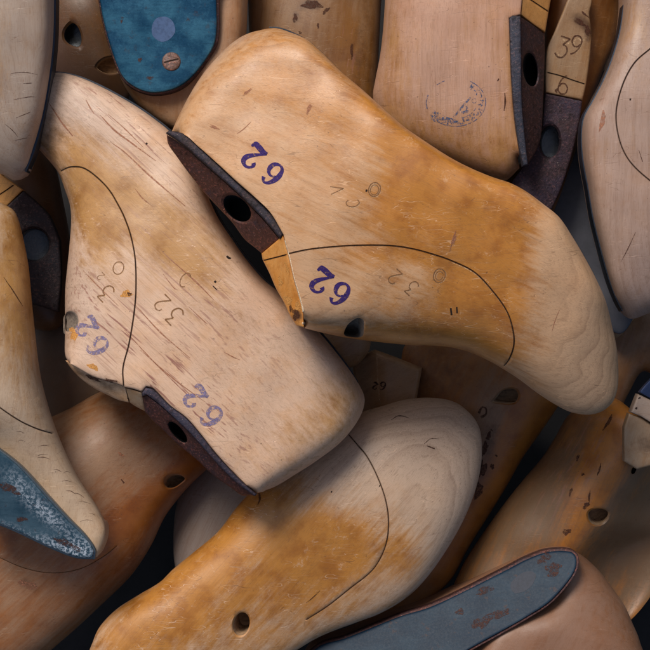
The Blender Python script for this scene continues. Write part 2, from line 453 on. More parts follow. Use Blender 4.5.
        for (k, x, y, sx, sy, an, am) in blobs:
            an = math.radians(an); dx = V[:, 0]-x; dy = V[:, 1]-y
            X = dx*math.cos(an)+dy*math.sin(an); Y = -dx*math.sin(an)+dy*math.cos(an)
            ch[k] += am*np.exp(-.5*((X/sx)**2+(Y/sy)**2))
        attrs = {k: np.concatenate([v, v]) for k, v in ch.items()}
        ob = s.mesh(name, verts, faces, mat, parent, attrs, sharp, label)
        front = [tuple(int(q) for q in t) for t in T]
        s.bvhs.append(BVHTree.FromPolygons([Vector(v) for v in verts[:N]], front))
        s.bz = z
        # linings of the bores
        for hp in holes:
            if hp.get('cut'): continue
            m = len(hp['_p']); ring = [inv.get(hp['_s']+i) for i in range(m)]
            ring = [r for r in ring if r is not None]; m = len(ring)
            dx, dy = hp.get('dir', (0, 0)); dep = hp.get('depth', 30)*(.7 if hp.get('mat') == M_hole_dark else .5)
            vs, fs = [], []
            c = V[ring].mean(0)
            for j, t in enumerate((0, .08, .5, 1.0)):
                for r in ring:
                    q = V[r]+np.array([dx, dy])*t
                    if t > 0: q = q+(c-V[r])*0.04
                    vs.append((q[0], q[1], z[r]+.02-dep*t))
            for j in range(3):
                for i in range(m):
                    i2 = (i+1) % m
                    fs.append((j*m+i, j*m+i2, (j+1)*m+i2, (j+1)*m+i))
            fs.append(tuple(3*m+i for i in range(m)))
            s.mesh(hp.get('name', 'peg_hole'), vs, fs, hp.get('mat', M_hole), ob, sharp=60)
        for g in grooves:
            if '_c' in g:
                s.ribbon(g.get('name', 'saw_cut'), [[(p[0], p[1], g.get('lw', 1.1)*.62) for p in g['_c']]], g.get('mat', M_groove), ob, lift=g.get('deep', 1.4)*.75 if g.get('deep', 1.4) > .5 else .1)
        return ob

    def ribbon(s, name, strokes, mat, parent=None, lift=.12, step=.9, label=None):
        if name in ('scratch_mark', 'nail_mark', 'knot_mark', 'rust_patch', 'imprinted_mark', 'imprinted_number', 'imprint_highlight'):
            for q in strokes: s._ribbon(name, [q], mat, parent, lift, step, label)
        else: return s._ribbon(name, strokes, mat, parent, lift, step, label)
    def _ribbon(s, name, strokes, mat, parent=None, lift=.12, step=.9, label=None):
        """thin marks lying on the surface: strokes are polylines (x, y, width)"""
        vs, fs = [], []
        for stt in strokes:
            p = curve([(q[0], q[1], False, q[2]) for q in stt], False, step)
            if len(p) < 2: continue
            c = np.array([q[:2] for q in p]); wd = np.array([q[2] for q in p])
            t = np.gradient(c, axis=0); t /= np.maximum(np.linalg.norm(t, axis=1, keepdims=True), 1e-6)
            nn = np.c_[-t[:, 1], t[:, 0]]; b0 = None
            for i in range(len(c)):
                row = []
                for off in (-.5, 0, .5):
                    q = c[i]+nn[i]*off*wd[i]; z = s.zat(q[0], q[1])
                    if z is None: row = None; break
                    row.append((q[0], q[1], z+lift))
                if row is None: b0 = None; continue
                k = len(vs); vs += row
                if b0 is not None:
                    fs += [(b0, b0+1, k+1, k), (b0+1, b0+2, k+2, k+1)]
                b0 = k
        if not fs: return None
        return s.mesh(name, vs, fs, mat, parent, sharp=None, label=label)

    def edge_plate(s, name, pts, width, ztop, zbot, mat, parent=None, inner=.6):
        """sole plate seen edge-on: a solid strip along the traced edge; pts run so that outside is on the left hand in image terms"""
        c = np.array([q[:2] for q in curve([(a, b, False) for a, b in pts], False, 2.5)])
        t = np.gradient(c, axis=0); t /= np.maximum(np.linalg.norm(t, axis=1, keepdims=True), 1e-6)
        out = np.c_[t[:, 1], -t[:, 0]]; vs, fs = [], []; n = len(c)
        for i in range(n):
            fr = i/(n-1); wv = width*min(1, .35+6*fr, .35+6*(1-fr))
            zt = (ztop(c[i][0], c[i][1]) if callable(ztop) else ztop)
            a = c[i]-out[i]*inner; b = c[i]+out[i]*wv*.8; b2 = c[i]+out[i]*wv
            vs += [(a[0], a[1], zt+.25), (b[0], b[1], zt), (b2[0], b2[1], zt-1.2), (b2[0], b2[1], zbot), (a[0], a[1], zbot)]
        for i in range(n-1):
            for j in range(5):
                j2 = (j+1) % 5; fs.append((i*5+j, (i+1)*5+j, (i+1)*5+j2, i*5+j2))
        fs.append(tuple(range(5))); fs.append(tuple((n-1)*5+j for j in reversed(range(5))))
        return s.mesh(name, vs, fs, mat, parent, sharp=35)

def ell(cx, cy, rx, ry, an=0, n=14):
    an = math.radians(an); o = []
    for i in range(n):
        t = 2*math.pi*i/n; x, y = rx*math.cos(t), ry*math.sin(t)
        o.append((cx+x*math.cos(an)-y*math.sin(an), cy+x*math.sin(an)+y*math.cos(an)))
    return o

def ellspec(cx, cy, rx, ry, an=0, L=2, rim=1.5, n=14): return [('p', L, rim, 'b')]+ell(cx, cy, rx, ry, an, n)

GL = {
 '6': [[(.50,.80,.17),(.47,.88,.12),(.36,.97,.08),(.2,.88,.13),(.07,.62,.19),(.04,.34,.20),(.12,.08,.13),(.3,.0,.09),(.5,.1,.15),(.57,.3,.19),(.5,.5,.14),(.32,.58,.08),(.14,.48,.08),(.06,.36,.08)]],
 '2': [[(.16,.70,.17),(.08,.76,.13),(.14,.92,.09),(.32,1.0,.11),(.52,.90,.18),(.54,.72,.20),(.40,.50,.15),(.18,.27,.10),(.00,.08,.10)],
       [(-.02,.07,.12),(.18,.11,.20),(.40,.08,.22),(.60,.08,.20),(.68,.24,.07)]],
 '3t': [[(.05,.98,.08),(.52,.98,.08)],[(.52,.98,.08),(.26,.62,.08)],[(.26,.62,.08),(.45,.58,.08),(.56,.36,.08),(.44,.06,.08),(.2,.0,.08),(.02,.14,.08)]],
 '2t': [[(.04,.76,.08),(.12,.94,.08),(.32,1.0,.08),(.52,.88,.08),(.5,.62,.08),(.04,.02,.08)],[(.04,.02,.08),(.58,.02,.08)]],
 '9t': [[(.5,.62,.08),(.4,.46,.08),(.2,.46,.08),(.06,.66,.08),(.12,.92,.08),(.32,1.0,.08),(.5,.88,.08),(.54,.6,.08),(.4,.2,.08),(.18,.0,.08)]],
 '6t': [[(.1,.38,.08),(.2,.54,.08),(.4,.54,.08),(.54,.34,.08),(.48,.08,.08),(.28,.0,.08),(.1,.12,.08),(.06,.4,.08),(.2,.8,.08),(.42,1.0,.08)]],
 'Ct': [[(.55,.82,.08),(.38,1.0,.08),(.15,.92,.08),(.02,.6,.08),(.08,.2,.08),(.3,.0,.08),(.52,.12,.08)]],
 'Ot': [[(.3,1.0,.08),(.08,.85,.08),(.0,.5,.08),(.08,.15,.08),(.3,.0,.08),(.52,.15,.08),(.6,.5,.08),(.52,.85,.08),(.3,1.0,.08)]],
 'Vt': [[(.0,1.0,.08),(.3,.0,.08)],[(.3,.0,.08),(.6,1.0,.08)]],
}
def glyph(ch, cx, cy, h, th, wmul=1.0, sx=1.0):
    if ch == 'Ot': sx = 1.35
    if ch in ('2', '6'): h *= 1.13; wmul *= 1.1
    """ch upright, rotated th degrees clockwise in the picture, centred on (cx, cy), height h"""
    t = math.radians(th); out = []
    for stt in GL[ch]:
        o = []
        for (x, y, wd) in stt:
            X = (x-.3)*h*sx; Y = -(y-.5)*h
            o.append((cx+X*math.cos(t)-Y*math.sin(t), cy+X*math.sin(t)+Y*math.cos(t), wd*h*wmul))
        out.append(o)
    return out
def shift(strokes, dx, dy): return [[(x+dx, y+dy, w_) for x, y, w_ in st] for st in strokes]
def blotch(it, name, x, y, rx, ry, an, mat, parent, lift=.14, rough=.28, label=None):
    """irregular flat patch lying on the surface"""
    rr = random.Random(int(x*7+y*13)); n = 22; ph = [rr.uniform(0, 6.28) for _ in range(4)]; a0 = math.radians(an)
    vs, fs = [], []; z = it.zat(x, y)
    if z is None: return
    vs.append((x, y, z+lift))
    for k in (.35, .7, 1.0):
        for i in range(n):
            t = 2*math.pi*i/n
            m = k*(1+rough*(math.sin(2*t+ph[0])*.6+math.sin(3*t+ph[1])*.6+math.sin(5*t+ph[2])*.5+math.sin(8*t+ph[3])*.35))
            X, Y = rx*m*math.cos(t), ry*m*math.sin(t)
            q = (x+X*math.cos(a0)-Y*math.sin(a0), y+X*math.sin(a0)+Y*math.cos(a0)); zz = it.zat(*q)
            if zz is None or abs(zz-z) > 14: zz = z; 
            vs.append((q[0], q[1], zz+lift))
    for i in range(n): fs.append((0, 1+i, 1+(i+1) % n))
    for j in range(2):
        for i in range(n):
            i2 = (i+1) % n; fs.append((1+j*n+i, 1+(j+1)*n+i, 1+(j+1)*n+i2, 1+j*n+i2))
    it.mesh(name, vs, fs, mat, parent, sharp=None, label=label)
def imprint(it, strokes, parent, name='imprinted_mark'):
    it.ribbon(name, strokes, M_imprint, parent, lift=.14)
    it.ribbon('imprint_highlight', shift(strokes, .7, .7), M_imprint_hi, parent, lift=.10)  # dark and pale strokes paint the dent's shade and lit edge

# ------------------------------------------------------------------ ground under the pile
def ground():
    me = bpy.data.meshes.new('ground'); n = 40; sz = 1.2; vs, fs = [], []
    for j in range(n+1):
        for i in range(n+1):
            x, y = (i/n-.5)*sz, (j/n-.5)*sz
            vs.append((x, y, -0.092+.002*math.sin(x*40)*math.cos(y*33)))
    for j in range(n):
        for i in range(n): fs.append((j*(n+1)+i, j*(n+1)+i+1, (j+1)*(n+1)+i+1, (j+1)*(n+1)+i))
    me.from_pydata(vs, [], fs); me.materials.append(plain('ground_dark', (.022, .02, .02), .9, 0, .6, .02)); me.shade_smooth()
    o = bpy.data.objects.new('ground', me); COL.objects.link(o); o['kind'] = 'structure'
ground()

# ================================================================== A: the large last lying on top
W_A = wood('beech_worn_amber', -32, tilt=74, seed=1, rings=.42, ringw=9, fleck=.35, streak=.3)
W_cut = wood('beech_fresh_cut', 60, pale=(.80,.40,.12), var=(.72,.27,.04), seed=2, rings=.2, fleck=.4)
def last_A():
    it = Item('large amber-patched last on top of the heap with two crisp violet 62 stamps', 175, 62, (400, 220), 220, 1.55)
    crease = [(256,198.5),(236,181),(219,165),(199,147),(184.5,134.5)]
    spec = [('p',14,22,'x'),('c',168.5,130.5),('p',16,6),(178,106),(190,83.5),(202,65.5),('p',22,0),(214,50.5),(228,36.5),(243,27),(259,22.5),
            ('p',12,10),(275,22),(290,27),('p',6,24),(307,36.5),(327,54.5),(344,71.5),(364,88.5),(384,107),(404.5,125),(421.5,137),(450,155.5),(471,166.5),
            (494,176),(511,181.5),(528,190.5),(545,203),(561,216),('p',10,14),(575.5,235),(589,257),(601,279),(611,301),('p',30,4),(619.5,326.7),(624.6,350),
            ('p',55,0),(627,374),(626,391),(621,404.5),(610,414),(596,417.4),(579,415),(565,408.6),(545,396),('p',45,0),(525,381),(508,370),(491,360.5),(474,353),(454,348),
            (430,346),(418,346),(384,343),('p',16,0),(350,338.5),(327,334),('p',5,14),('c',304.5,328.4),('p',2.0,1.0,'b'),(303,311),(299,295),(294.2,280),(289,258),
            ('c',283.7,235),(270.6,213)]+crease
    ctrl = [(185,120,36),(215,75,40),(250,150,52),(300,70,48),(300,220,54),(320,300,46),(350,180,64),(430,200,66),(420,290,52),(430,330,36),(480,320,46),(500,230,62),(555,250,58),(580,320,48),(600,390,26),(540,370,36),(390,130,58),(500,350,34)]
    cut = [(262,260.5),(289,254),(308,250),(328.5,247.7),(353,246),(390,246.2),(412,249.3),(430,254),(450,260.7),(474,272.5),(494,293),(508,313),(514.6,333.5),(515.3,347),(511.5,360.5),(508,366.6)]
    hole = dict(poly=[(344.5,335),(347,326),(352,321),(358,317.8),(363.5,320),(364.3,328),(363,336.2),(356,337.6)], depth=34, dir=(-5,-5), mat=M_hole_pale, lip=1.3, sink=1.2)
    b = it.solid('body', spec, ctrl, W_A, sigma=60, holes=[hole], grooves=[dict(pts=cut, deep=1.0, w=.9, lw=1.25)], base=dict(varnish=.26),
        blobs=[('varnish',470,215,66,40,35,.95),('varnish',390,110,60,16,42,.4),('varnish',440,315,60,26,12,.75),('varnish',330,110,70,22,42,.42),('varnish',500,285,30,40,0,.5),('varnish',240,95,45,26,-35,.22),
               ('varnish',425,345,60,10,3,.9),('varnish',400,200,26,40,20,.5),('varnish',420,255,40,10,10,.35),('varnish',375,240,14,8,0,-.3),
               ('varnish',330,300,50,26,8,-.35),('varnish',260,170,60,30,40,-.1),('varnish',590,330,34,80,-14,-1.1),('varnish',560,250,26,24,0,-.35),('varnish',210,85,24,40,30,-.15),
               ('varnish',372,170,16,30,10,-.35),('varnish',405,290,18,24,30,-.45),('varnish',445,165,60,9,32,.4),
               ('grey',600,350,34,70,-12,1.1),('grey',560,395,50,22,30,.5),('grey',270,45,30,12,20,.5),('grey',320,322,50,14,5,.8),('grey',215,60,30,20,-45,.3),('grey',385,330,50,16,5,.4),
               ('dirt_tone',170,128,8,8,0,.3),('dirt_tone',620,380,8,40,0,.15),('varnish',330,331,30,5,8,.5)])  # right toe edge: form shading put into the tone
    it.ribbon('chipped_edge', [[(x, y+1.1, .8) for x, y in cut[8:]]], M_imprint_hi, b, lift=.1)
    # sole plate along the upper edge
    it.edge_plate('sole_plate', [(268,21),(277,21.5),(290,26),(307,35.5),(327,53.5),(344,70.5),(364,87.5),(384,106),(404.5,124),(421.5,136),(450,154.5),(471,165.5),(494,175),(511,180.5),(528,189.5),(545,202),(561,215),(575.5,234),(589,256),(601,278),(611,300)],
                  1.5, 14, -40, M_steel)
    # wood of the cone top
    it.solid('cone_top', [('p',1,1,'b'),('c',261,253),('c',283.4,235.5),(289,258),(294.0,280),(299,296),(302.7,311),('c',304,327.5),('p',2,2,'b'),('c',296,325.5),(290,316),(284,303),(275.5,288),(269,273),('c',262,259)],
        [(283,236,48),(303,325,41),(261,254,33),(276,288,33),(293,322,34)], W_cut, sigma='plane', thick=45, grid=2.5, lump=.4,
        grooves=[dict(pts=[(261.6,260.2),(275,257.3),(289.5,254)], deep=1.2, w=.7, lw=1.2)],
        base=dict(varnish=.55), blobs=[('dirt_tone',297,315,4,5,0,1.1),('varnish',298,305,8,12,20,.6)])
    # heel plate of the cone: iron face with bevelled rim and thimble hole
    face = [('p',1,.8,'b'),('c',165.2,133),(172,137),(184,146),(198,158.5),(215,173.5),(232,188.5),(250,206),(265,221.5),('c',279.5,239),('p',1.2,1.2,'b'),('c',261,252.4),(252,245),(243.5,238),(231,221),(217,206),(203,191),(187,171),(174.6,154),(166.5,142)]
    th = dict(poly=ell(236.5,207.5,16.5,10.2,41), depth=30, dir=(6,3), mat=M_hole_dark, lip=2.2, sink=1.8, name='thimble_hole')
    pl = [(166,134,33),(283,235,46.5),(262,252,31),(203,191,25),(174,154,27)]
    p = it.solid('top_plate', face, pl, rust('rust_plate_brown', (.12,.050,.036), (.055,.045,.06), .60, 1), sigma='plane', thick=7, holes=[th], grid=2.4, lump=.25)
    rim = [('p',1.6,1.4,'b'),('c',165,132),('c',168.5,129.6),(184.5,133.6),(199,147),(219,165),(236,181),(256,198.5),(270.6,213),('c',284,232.5),('c',283.2,235.6),('c',279.9,238.8),(265.4,221.2),(250.4,205.6),(232.3,188),(215.4,173.1),(198.4,158),(184,145.4),(172,136.4)]
    it.solid('plate_rim', rim, [(167,131,35),(199,150,42.5),(236,184,47.5),(283,236,50)], rust('rust_plate_rim', (.04,.028,.028), (.036,.037,.056), .5, 2, .55), sigma=50, thick=14, parent=p, grid=2.0, lump=.15)
    it.ribbon('chipped_edge', [[(284.3,238,1.2),(289.6,258,1.6),(294.6,280,1.3),(299.4,296,1.6),(303,311,1.8),(303.6,322,3.0),(302,328,2)]], M_burr, b, lift=.3)
    [blotch(it, 'knot_mark', *q, M_mark, b) for q in ((296,315,3.5,5,20),(291,309,1.6,5,-20))]
    [blotch(it, 'amber_chip', *q, M_amber, b) for q in ((298,306,2.5,6,-15),(288,300,3,6,-25),(280,281,2,5,-20),(287,268,1.5,6,-15))]
    it.ribbon('stamped_number', glyph('6',272.5,175.2,21,222)+glyph('2',254.3,157.5,22,222), M_ink, b)
    it.ribbon('stamped_number', glyph('6',339.5,294.3,21,214)+glyph('2',321.7,281.3,22,214), M_ink, b)
    imprint(it, glyph('Vt',337,190.5,13,262)+glyph('Ct',352.5,204,13,265)+glyph('Ot',374,190.6,14,20)+glyph('Ot',374,191,10,20), b)
    imprint(it, glyph('2t',394.5,277,15,222)+glyph('3t',411.5,288,15,222)+glyph('Ot',439,275.6,14,20)+glyph('Ot',439,275.8,9,20), b)
    it.ribbon('nail_mark', [[(365.2,191.6,2.2),(367,192,2.2)],[(451,308,1.8),(452,315,1.8)],[(457,307,1.4),(457.5,313,1.4)]], M_groove, b)
    it.ribbon('scratch_mark', [[(251,122,.5),(244,129,1.2),(237,134,.4)],[(455,231,.5),(452,240,2.0),(449,252,.6)],
              [(560,310,.5),(556,320,.9),(553,332,.4)]], M_soft, b)
    [blotch(it, 'knot_mark', *q, M_soft, b) for q in ((309,110,1.6,6,25),(214,127,4.5,1.8,25),(453,240,1.4,7,15),(247,92,1.5,5,50))]
last_A()

# ================================================================== B: second last, left of A and under its plate
W_B = wood('beech_streaked', -46, pale=(.74,.50,.345), var=(.55,.28,.09), tilt=30, seed=4, rings=.2, ringw=12, fleck=.6, streak=.8)
def last_B():
    it = Item('pale streaky last with faded violet 62 stamps, tucked under the top last', 90, 62, (200, 280), 140, 1.4)
    spec = [('p',30,0),(46,66),(25,72),(10,88),(8,108),(18,130),(35,149),(51,169),('p',30,0),(58,187),(63,202),(64.3,217),(63,237.7),(61.3,256),(59,278),(58,293),(58,312),(58.3,330),('p',14,6),(58.8,346),('p',8,14),(60.5,356),('p',5,24),(64.5,361.5),('p',3,3,'b'),(69,364),(81,371),(92,377),(104,380.5),(118,384.6),('c',124,387.5),(132,389),('c',141.5,392),('c',146,387),(153,389),(170,406),(186,418),(200,434),(214,452),(230,470),('p',3,3,'b'),(246,486),
            ('p',6,16,'b'),('c',256.5,495),('p',16,8),(272.5,491),(293,479),(316.5,464),(340,446),(354,430),('p',20,0),(363,415),(365.8,401),(361,388),('p',9,12),(350,371),(337,354),(323,337),(300,313),(276,290),(262,278.5),(246,260),(230,237.5),(217,218),(208,200),(198,175),(185,150),(166.5,127.5),(152,115.5),(135,103.5),(115,91.5),(95,81),(76,72.5),(60,67.8)]
    ctrl = [(45,90,26),(35,120,24),(75,110,34),(90,170,42),(75,230,34),(80,300,36),(80,350,38),(120,370,44),(130,120,34),(170,180,42),(140,250,54),(160,330,58),(220,260,50),(210,400,52),(260,330,50),(290,400,48),(270,460,42),(325,410,38),(340,395,34)]
    cut = [(56,168),(67.7,165),(81,166.5),(95,176),(108,189.5),(118,206),(123.5,217),(130,235),(134.7,259),(135.6,289),(133.7,313),(128.6,343.6),(122.5,368),(123,386)]
    hole = dict(poly=[(59.3,316),(61,312.5),(66,310.8),(72,312.3),(75.6,317),(76,322.5),(73.5,328),(68,331),(62,331.5),(59.6,328)], depth=22, dir=(-4,3), mat=M_hole_pale, lip=1.2, sink=1.0)
    b = it.solid('body', spec, ctrl, W_B, sigma=55, holes=[hole], grooves=[dict(pts=cut, deep=1.0, w=.9, lw=1.35)], base=dict(varnish=-.22, streak=.12),
        blobs=[('varnish',92,205,22,40,-15,1.5),('varnish',152,212,52,20,40,1.35),('varnish',190,275,45,22,45,.75),('varnish',315,440,30,26,-40,.3),('varnish',70,335,8,8,0,.5),('varnish',100,270,12,30,0,.3),('varnish',45,140,30,22,40,.5),('varnish',300,430,50,20,-40,.35),('varnish',340,400,16,30,0,.5),
               ('varnish',60,250,5,40,0,-.3),('grey',70,100,40,24,30,1.1),('grey',75,290,18,36,0,.9),('grey',110,150,50,14,35,.5),('grey',85,340,30,30,0,.5),('grey',200,170,12,60,-30,.2),
               ('streak',150,150,60,14,48,.9),('streak',110,110,30,10,45,.8),('streak',170,380,95,24,47,1.2),('streak',190,290,60,20,47,.75),('streak',110,320,50,14,45,.6),('streak',250,330,50,18,47,.3),
               ('dirt_tone',48,130,18,25,30,.45),('dirt_tone',285,472,40,8,-38,.2),('dirt_tone',100,378,30,4,15,.4),('dirt_tone',62,345,5,14,0,.2)])
    it.edge_plate('sole_plate', [(46,65),(60,66.8),(76,71.5),(95,80),(115,90.5),(135,102.5),(152,114.5),(166.5,126.5),(185,149),(198,174),(208,199),(217,217),(230,236.5),(246,259),(262,277.5),(276,289),(300,312),(323,336),(337,353),(350,370),(359,384)],
                  1.5, 6, -42, M_steel)
    it.solid('cone_top', [('p',1.5,1.5,'b'),('c',62,360.8),('c',69,364.6),(81,371.6),(92,377.8),(104,381),(118,385.2),('c',124,388.2),('c',126.5,403.2),('p',3,4,'b'),(116,401.3),(104,396),(91.5,390),(79,381.5),(68.5,371)],
        [(62,361,26),(92,376,37),(122,387,41),(125,402,29),(92,389,28),(68,370,26)], wood('beech_broken', 20, pale=(.72,.50,.32), var=(.45,.22,.08), seed=6, rings=.2, fleck=1), sigma='plane', thick=34, grid=2, lump=1.2,
        base=dict(varnish=.25, dirt_tone=.06), blobs=[('dirt_tone',85,377,14,3,20,.6),('dirt_tone',110,390,10,3,15,.4)])
    it.solid('cone_top', [('p',1.5,1.5,'b'),('c',124.6,388.4),(132,390),('c',141.2,392.8),('c',143,412.6),(134,408),('c',127.2,403.4)],
        [(124,388,42),(141,392.6,44),(127,403,29),(142,412,28)], wood('beech_cut_heel', 20, pale=(.58,.42,.27), var=(.45,.22,.08), seed=8, rings=.2, fleck=.6), sigma='plane', thick=34, grid=2, lump=.4, base=dict(varnish=.35))
    it.ribbon('saw_cut', [[(123,387,1.4),(124.5,394,1.5),(126.8,403,1.5)]], M_groove)
    th = dict(poly=ell(176.5,433,13.5,5.4,50), depth=26, dir=(4,2), mat=M_hole_dark, lip=1.2, sink=1.2, name='thimble_hole')
    face = [('p',1,.8,'b'),('c',142.2,397),('c',146.5,395.5),(158,404),(175.5,420),(190,434),(206,452),(222,470),(238,485),('c',254,497),('p',1.5,2,'b'),(249,497),(241,497.5),(230,490),(218,482),(208,474),(198,464),(186,454),(174,444),(162,432),(150,421),('c',143,412.5)]
    p = it.solid('top_plate', face, [(144,396,43),(190,434,44),(254,496,38),(143,412,33),(186,454,31),(235,493,29)], rust('rust_plate_purple', (.11,.048,.04), (.05,.04,.055), .56, 11), sigma='plane', thick=6, holes=[th], grid=2.2, lump=.5)
    rim = [('p',1.6,1.2,'b'),('c',142,396.8),('c',141.8,392.6),('c',145.5,387.6),(153,389.5),(170,406.2),(186,418.3),(200,434.3),(214,452.3),(230,470.3),(246,486.3),('c',256.4,495.4),('c',254.2,496.8),(238,484.6),(222,469.6),(206,451.6),(190,433.6),(175.5,419.6),(158,403.6),('c',146.5,395)]
    it.solid('plate_rim', rim, [(146,391,47),(186,425,50),(214,457,48),(250,492,41)], rust('rust_plate_rim_violet', (.04,.028,.034), (.045,.042,.066), .45, 12, .55), sigma=50, thick=12, parent=p, grid=1.8, lump=.15)
    it.ribbon('stamped_number', glyph('6',210.8,417,21,231)+glyph('2',195.5,397.5,21,231), M_ink_pale, b)
    it.ribbon('stamped_number', glyph('6',96.2,346.5,20,238)+glyph('2',85.5,327.5,20,238), M_ink_pale, b)
    imprint(it, glyph('2t',162,303,17,226)+glyph('3t',174.5,316,19,226), b, 'imprinted_number')
    imprint(it, glyph('Ct',185,280,15,30)+glyph('Ot',117.7,267.7,13,20)+glyph('3t',105,293,18,226)+glyph('2t',99.5,276,8,226), b)
    it.ribbon('scratch_mark', [[(83,97,.6),(88,106,1.6),(92,112,.4)],[(98,113,.6),(112,128,1.7),(132,143,1.6),(155,160,.5)],[(106,112,.4),(124,128,1.2),(142,146,.4)],[(108,140,.5),(122,150,1.3),(150,176,1.8),(185,206,.8)],
              [(134,188,.4),(142,198,1.6),(152,206,.4)],[(163,274,.4),(174,288,1.0),(178,290,.3)],[(171,260,.5),(195,281,1.9),(214,300,.5)],[(188,306,.4),(206,323,1.2),(208,324,.3)],[(81,270,.4),(96,285,1.3),(118,306,.5)],
              [(45,100,.7),(60,122,2.0),(70,134,1.0)],[(135,305,.5),(160,332,1.6),(190,358,.5)],[(124,330,.4),(150,358,1.4),(178,386,.5)],[(140,350,.4),(175,380,1.5),(205,402,.4)],[(224,352,.4),(233,357,1.3),(240,360,.4)]], M_soft, b)
    [blotch(it, 'amber_chip', *q, M_amber, b) for q in ((71,334,6,4.5,60),(92,367,5,3,20),(126,294,6,3.2,5))]
    [blotch(it, 'knot_mark', *q, M_mark, b) for q in ((129,294,2.6,1.6,0),(90,378,9,2.2,25),(110,381,7,1.6,12))]
    it.ribbon('nail_mark', [[(214.5,281,2.2),(216,282.5,2)],[(213,286,1),(217,290,1)],[(226.5,256,2),(229,258,2.4),(231,258,1)],[(144.6,141.6,2),(146,142.8,2)]], M_groove, b)
last_B()

# ================================================================== C: last at the bottom centre
W_C = wood('beech_grey_toe', 42, pale=(.66,.45,.30), var=(.54,.225,.038), tilt=76, seed=7, rings=.30, ringw=10, fleck=.45, streak=.2)
def last_C():
    it = Item('amber last with pale grey toe and a curved joint line at the bottom centre', 35, 62, (290, 540), 80, 1.4)
    spec = [('p',45,0),(384,408),(404.5,402),(425,399.6),(440,400),(451,401.7),(462,406),(471,413),(478,420.5),(483,430),(485.4,441),(486,454),('p',40,0),(485,468),(482,484),(475.7,504.5),(465.5,528),(450,555),(431,582),
            (411,602.6),(384,619.5),(357,630),(330,640),('p',45,0),(313,648),(290,662),(240,690),(180,710),(110,700),(82,672),(88,647),(95,633),(111.7,616),(135,601),(155.7,588.5),(169,575.5),(189.5,558.6),(215,537),(235,511),(249,496),(275,474),(310,448),(340,425),(364,414)]
    ctrl = [(440,430,44),(465,470,38),(400,430,58),(430,520,42),(380,560,40),(350,470,62),(300,520,66),(230,550,70),(190,590,70),(250,600,44),(280,620,12),(140,640,58),(330,600,10),(220,655,16),(330,560,42),(360,600,8),(200,670,14)]
    cut = [(349,436),(357,445),(367,457),(377.5,477),(386,501),(389.2,525),(386,548.5),(374,572),(350,592.5),(327,611),(306,624.6)]
    hole = dict(poly=ell(240.2,628,8.3,12.3,12), depth=44, dir=(5,-6), mat=M_hole, lip=1.6, sink=1.4)
    b = it.solid('body', spec, ctrl, W_C, sigma=60, holes=[hole], grooves=[dict(pts=cut, deep=.9, w=1.0, lw=1.1)], base=dict(varnish=.25),
        blobs=[('varnish',250,530,50,40,-40,.8),('varnish',325,545,30,22,0,.8),('varnish',180,600,60,26,-38,.7),('varnish',150,640,60,30,-35,.4),('varnish',440,440,50,50,0,-.9),('varnish',350,460,40,20,-30,-.45),('varnish',404,560,12,16,0,.55),
               ('varnish',470,500,20,60,10,-.7),('varnish',240,580,50,12,-40,-.35),('varnish',310,590,70,26,-35,.6),('grey',440,440,60,50,0,1.0),('grey',350,462,40,18,-30,.9),('grey',460,520,20,50,20,.8),('grey',420,590,50,14,-40,.5),
               ('dirt_tone',250,490,14,8,-40,.2),('dirt_tone',253,612,8,12,10,.25)])
    it.ribbon('scratch_mark', [[(392,421,.5),(400,417,1.1),(410,419,.4)],[(425,445,.5),(432,440,1),(440,440,.4)],[(306,607,.4),(313,601,1.0),(320,594,.3)],[(257,494,.8),(259,500,2.6),(257,507,.6)],[(428,447,1.0),(436,450,1.4)]], M_mark, b)
    it.ribbon('nail_mark', [[(331,492.6,1.6),(332.2,493,1.6)],[(379.4,486.6,1.6),(380.6,487,1.6)]], M_groove, b)
last_C()

# ================================================================== D: pale last in the top-left corner
def last_D():
    it = Item('bare pale last with dark steel sole edge, cropped by the top left corner', 115, 60, (0, 70), 150)
    spec = [('p',5,16),(51,-40),(50.8,0),(50,34),(46.7,67.7),(40,108),('p',12,6),(30.5,145.5),(23.7,168),('p',26,0),(17,175.5),(8,177.5),(0,173),(-30,160),(-60,100),(-70,20),(-50,-50),(0,-70),(40,-70)]
    b = it.solid('body', spec, [(30,0,42),(25,80,38),(15,140,30),(-20,40,54),(-10,120,40)], wood('beech_bare_corner', 86, pale=(.40,.305,.235), var=(.5,.27,.1), tilt=60, seed=9, rings=.35, ringw=7, fleck=.8), sigma=55, wallback=.14,
        base=dict(varnish=-.25, grey=.35), blobs=[('varnish',5,70,16,60,0,.35),('dirt_tone',10,172,20,4,0,.3)])
    it.edge_plate('sole_plate', [(22,170),(30,147),(40,108),(46.7,67.7),(50,34),(50.8,0),(51,-40)][::-1], 2.2, 14, -9, M_steel_blue)
    it.ribbon('scratch_mark', [[(12,74,.3),(26,73,.8),(38,75,.3)],[(24,84,.3),(32,83.5,.8)],[(14,100,.3),(30,97,.8),(36,97,.3)],[(5,124,.3),(12,130,.8),(17,136,.3)],[(16,118,.4),(30,112,.7)],[(14,140,.3),(26,137,.7)]], M_mark, b)
last_D()

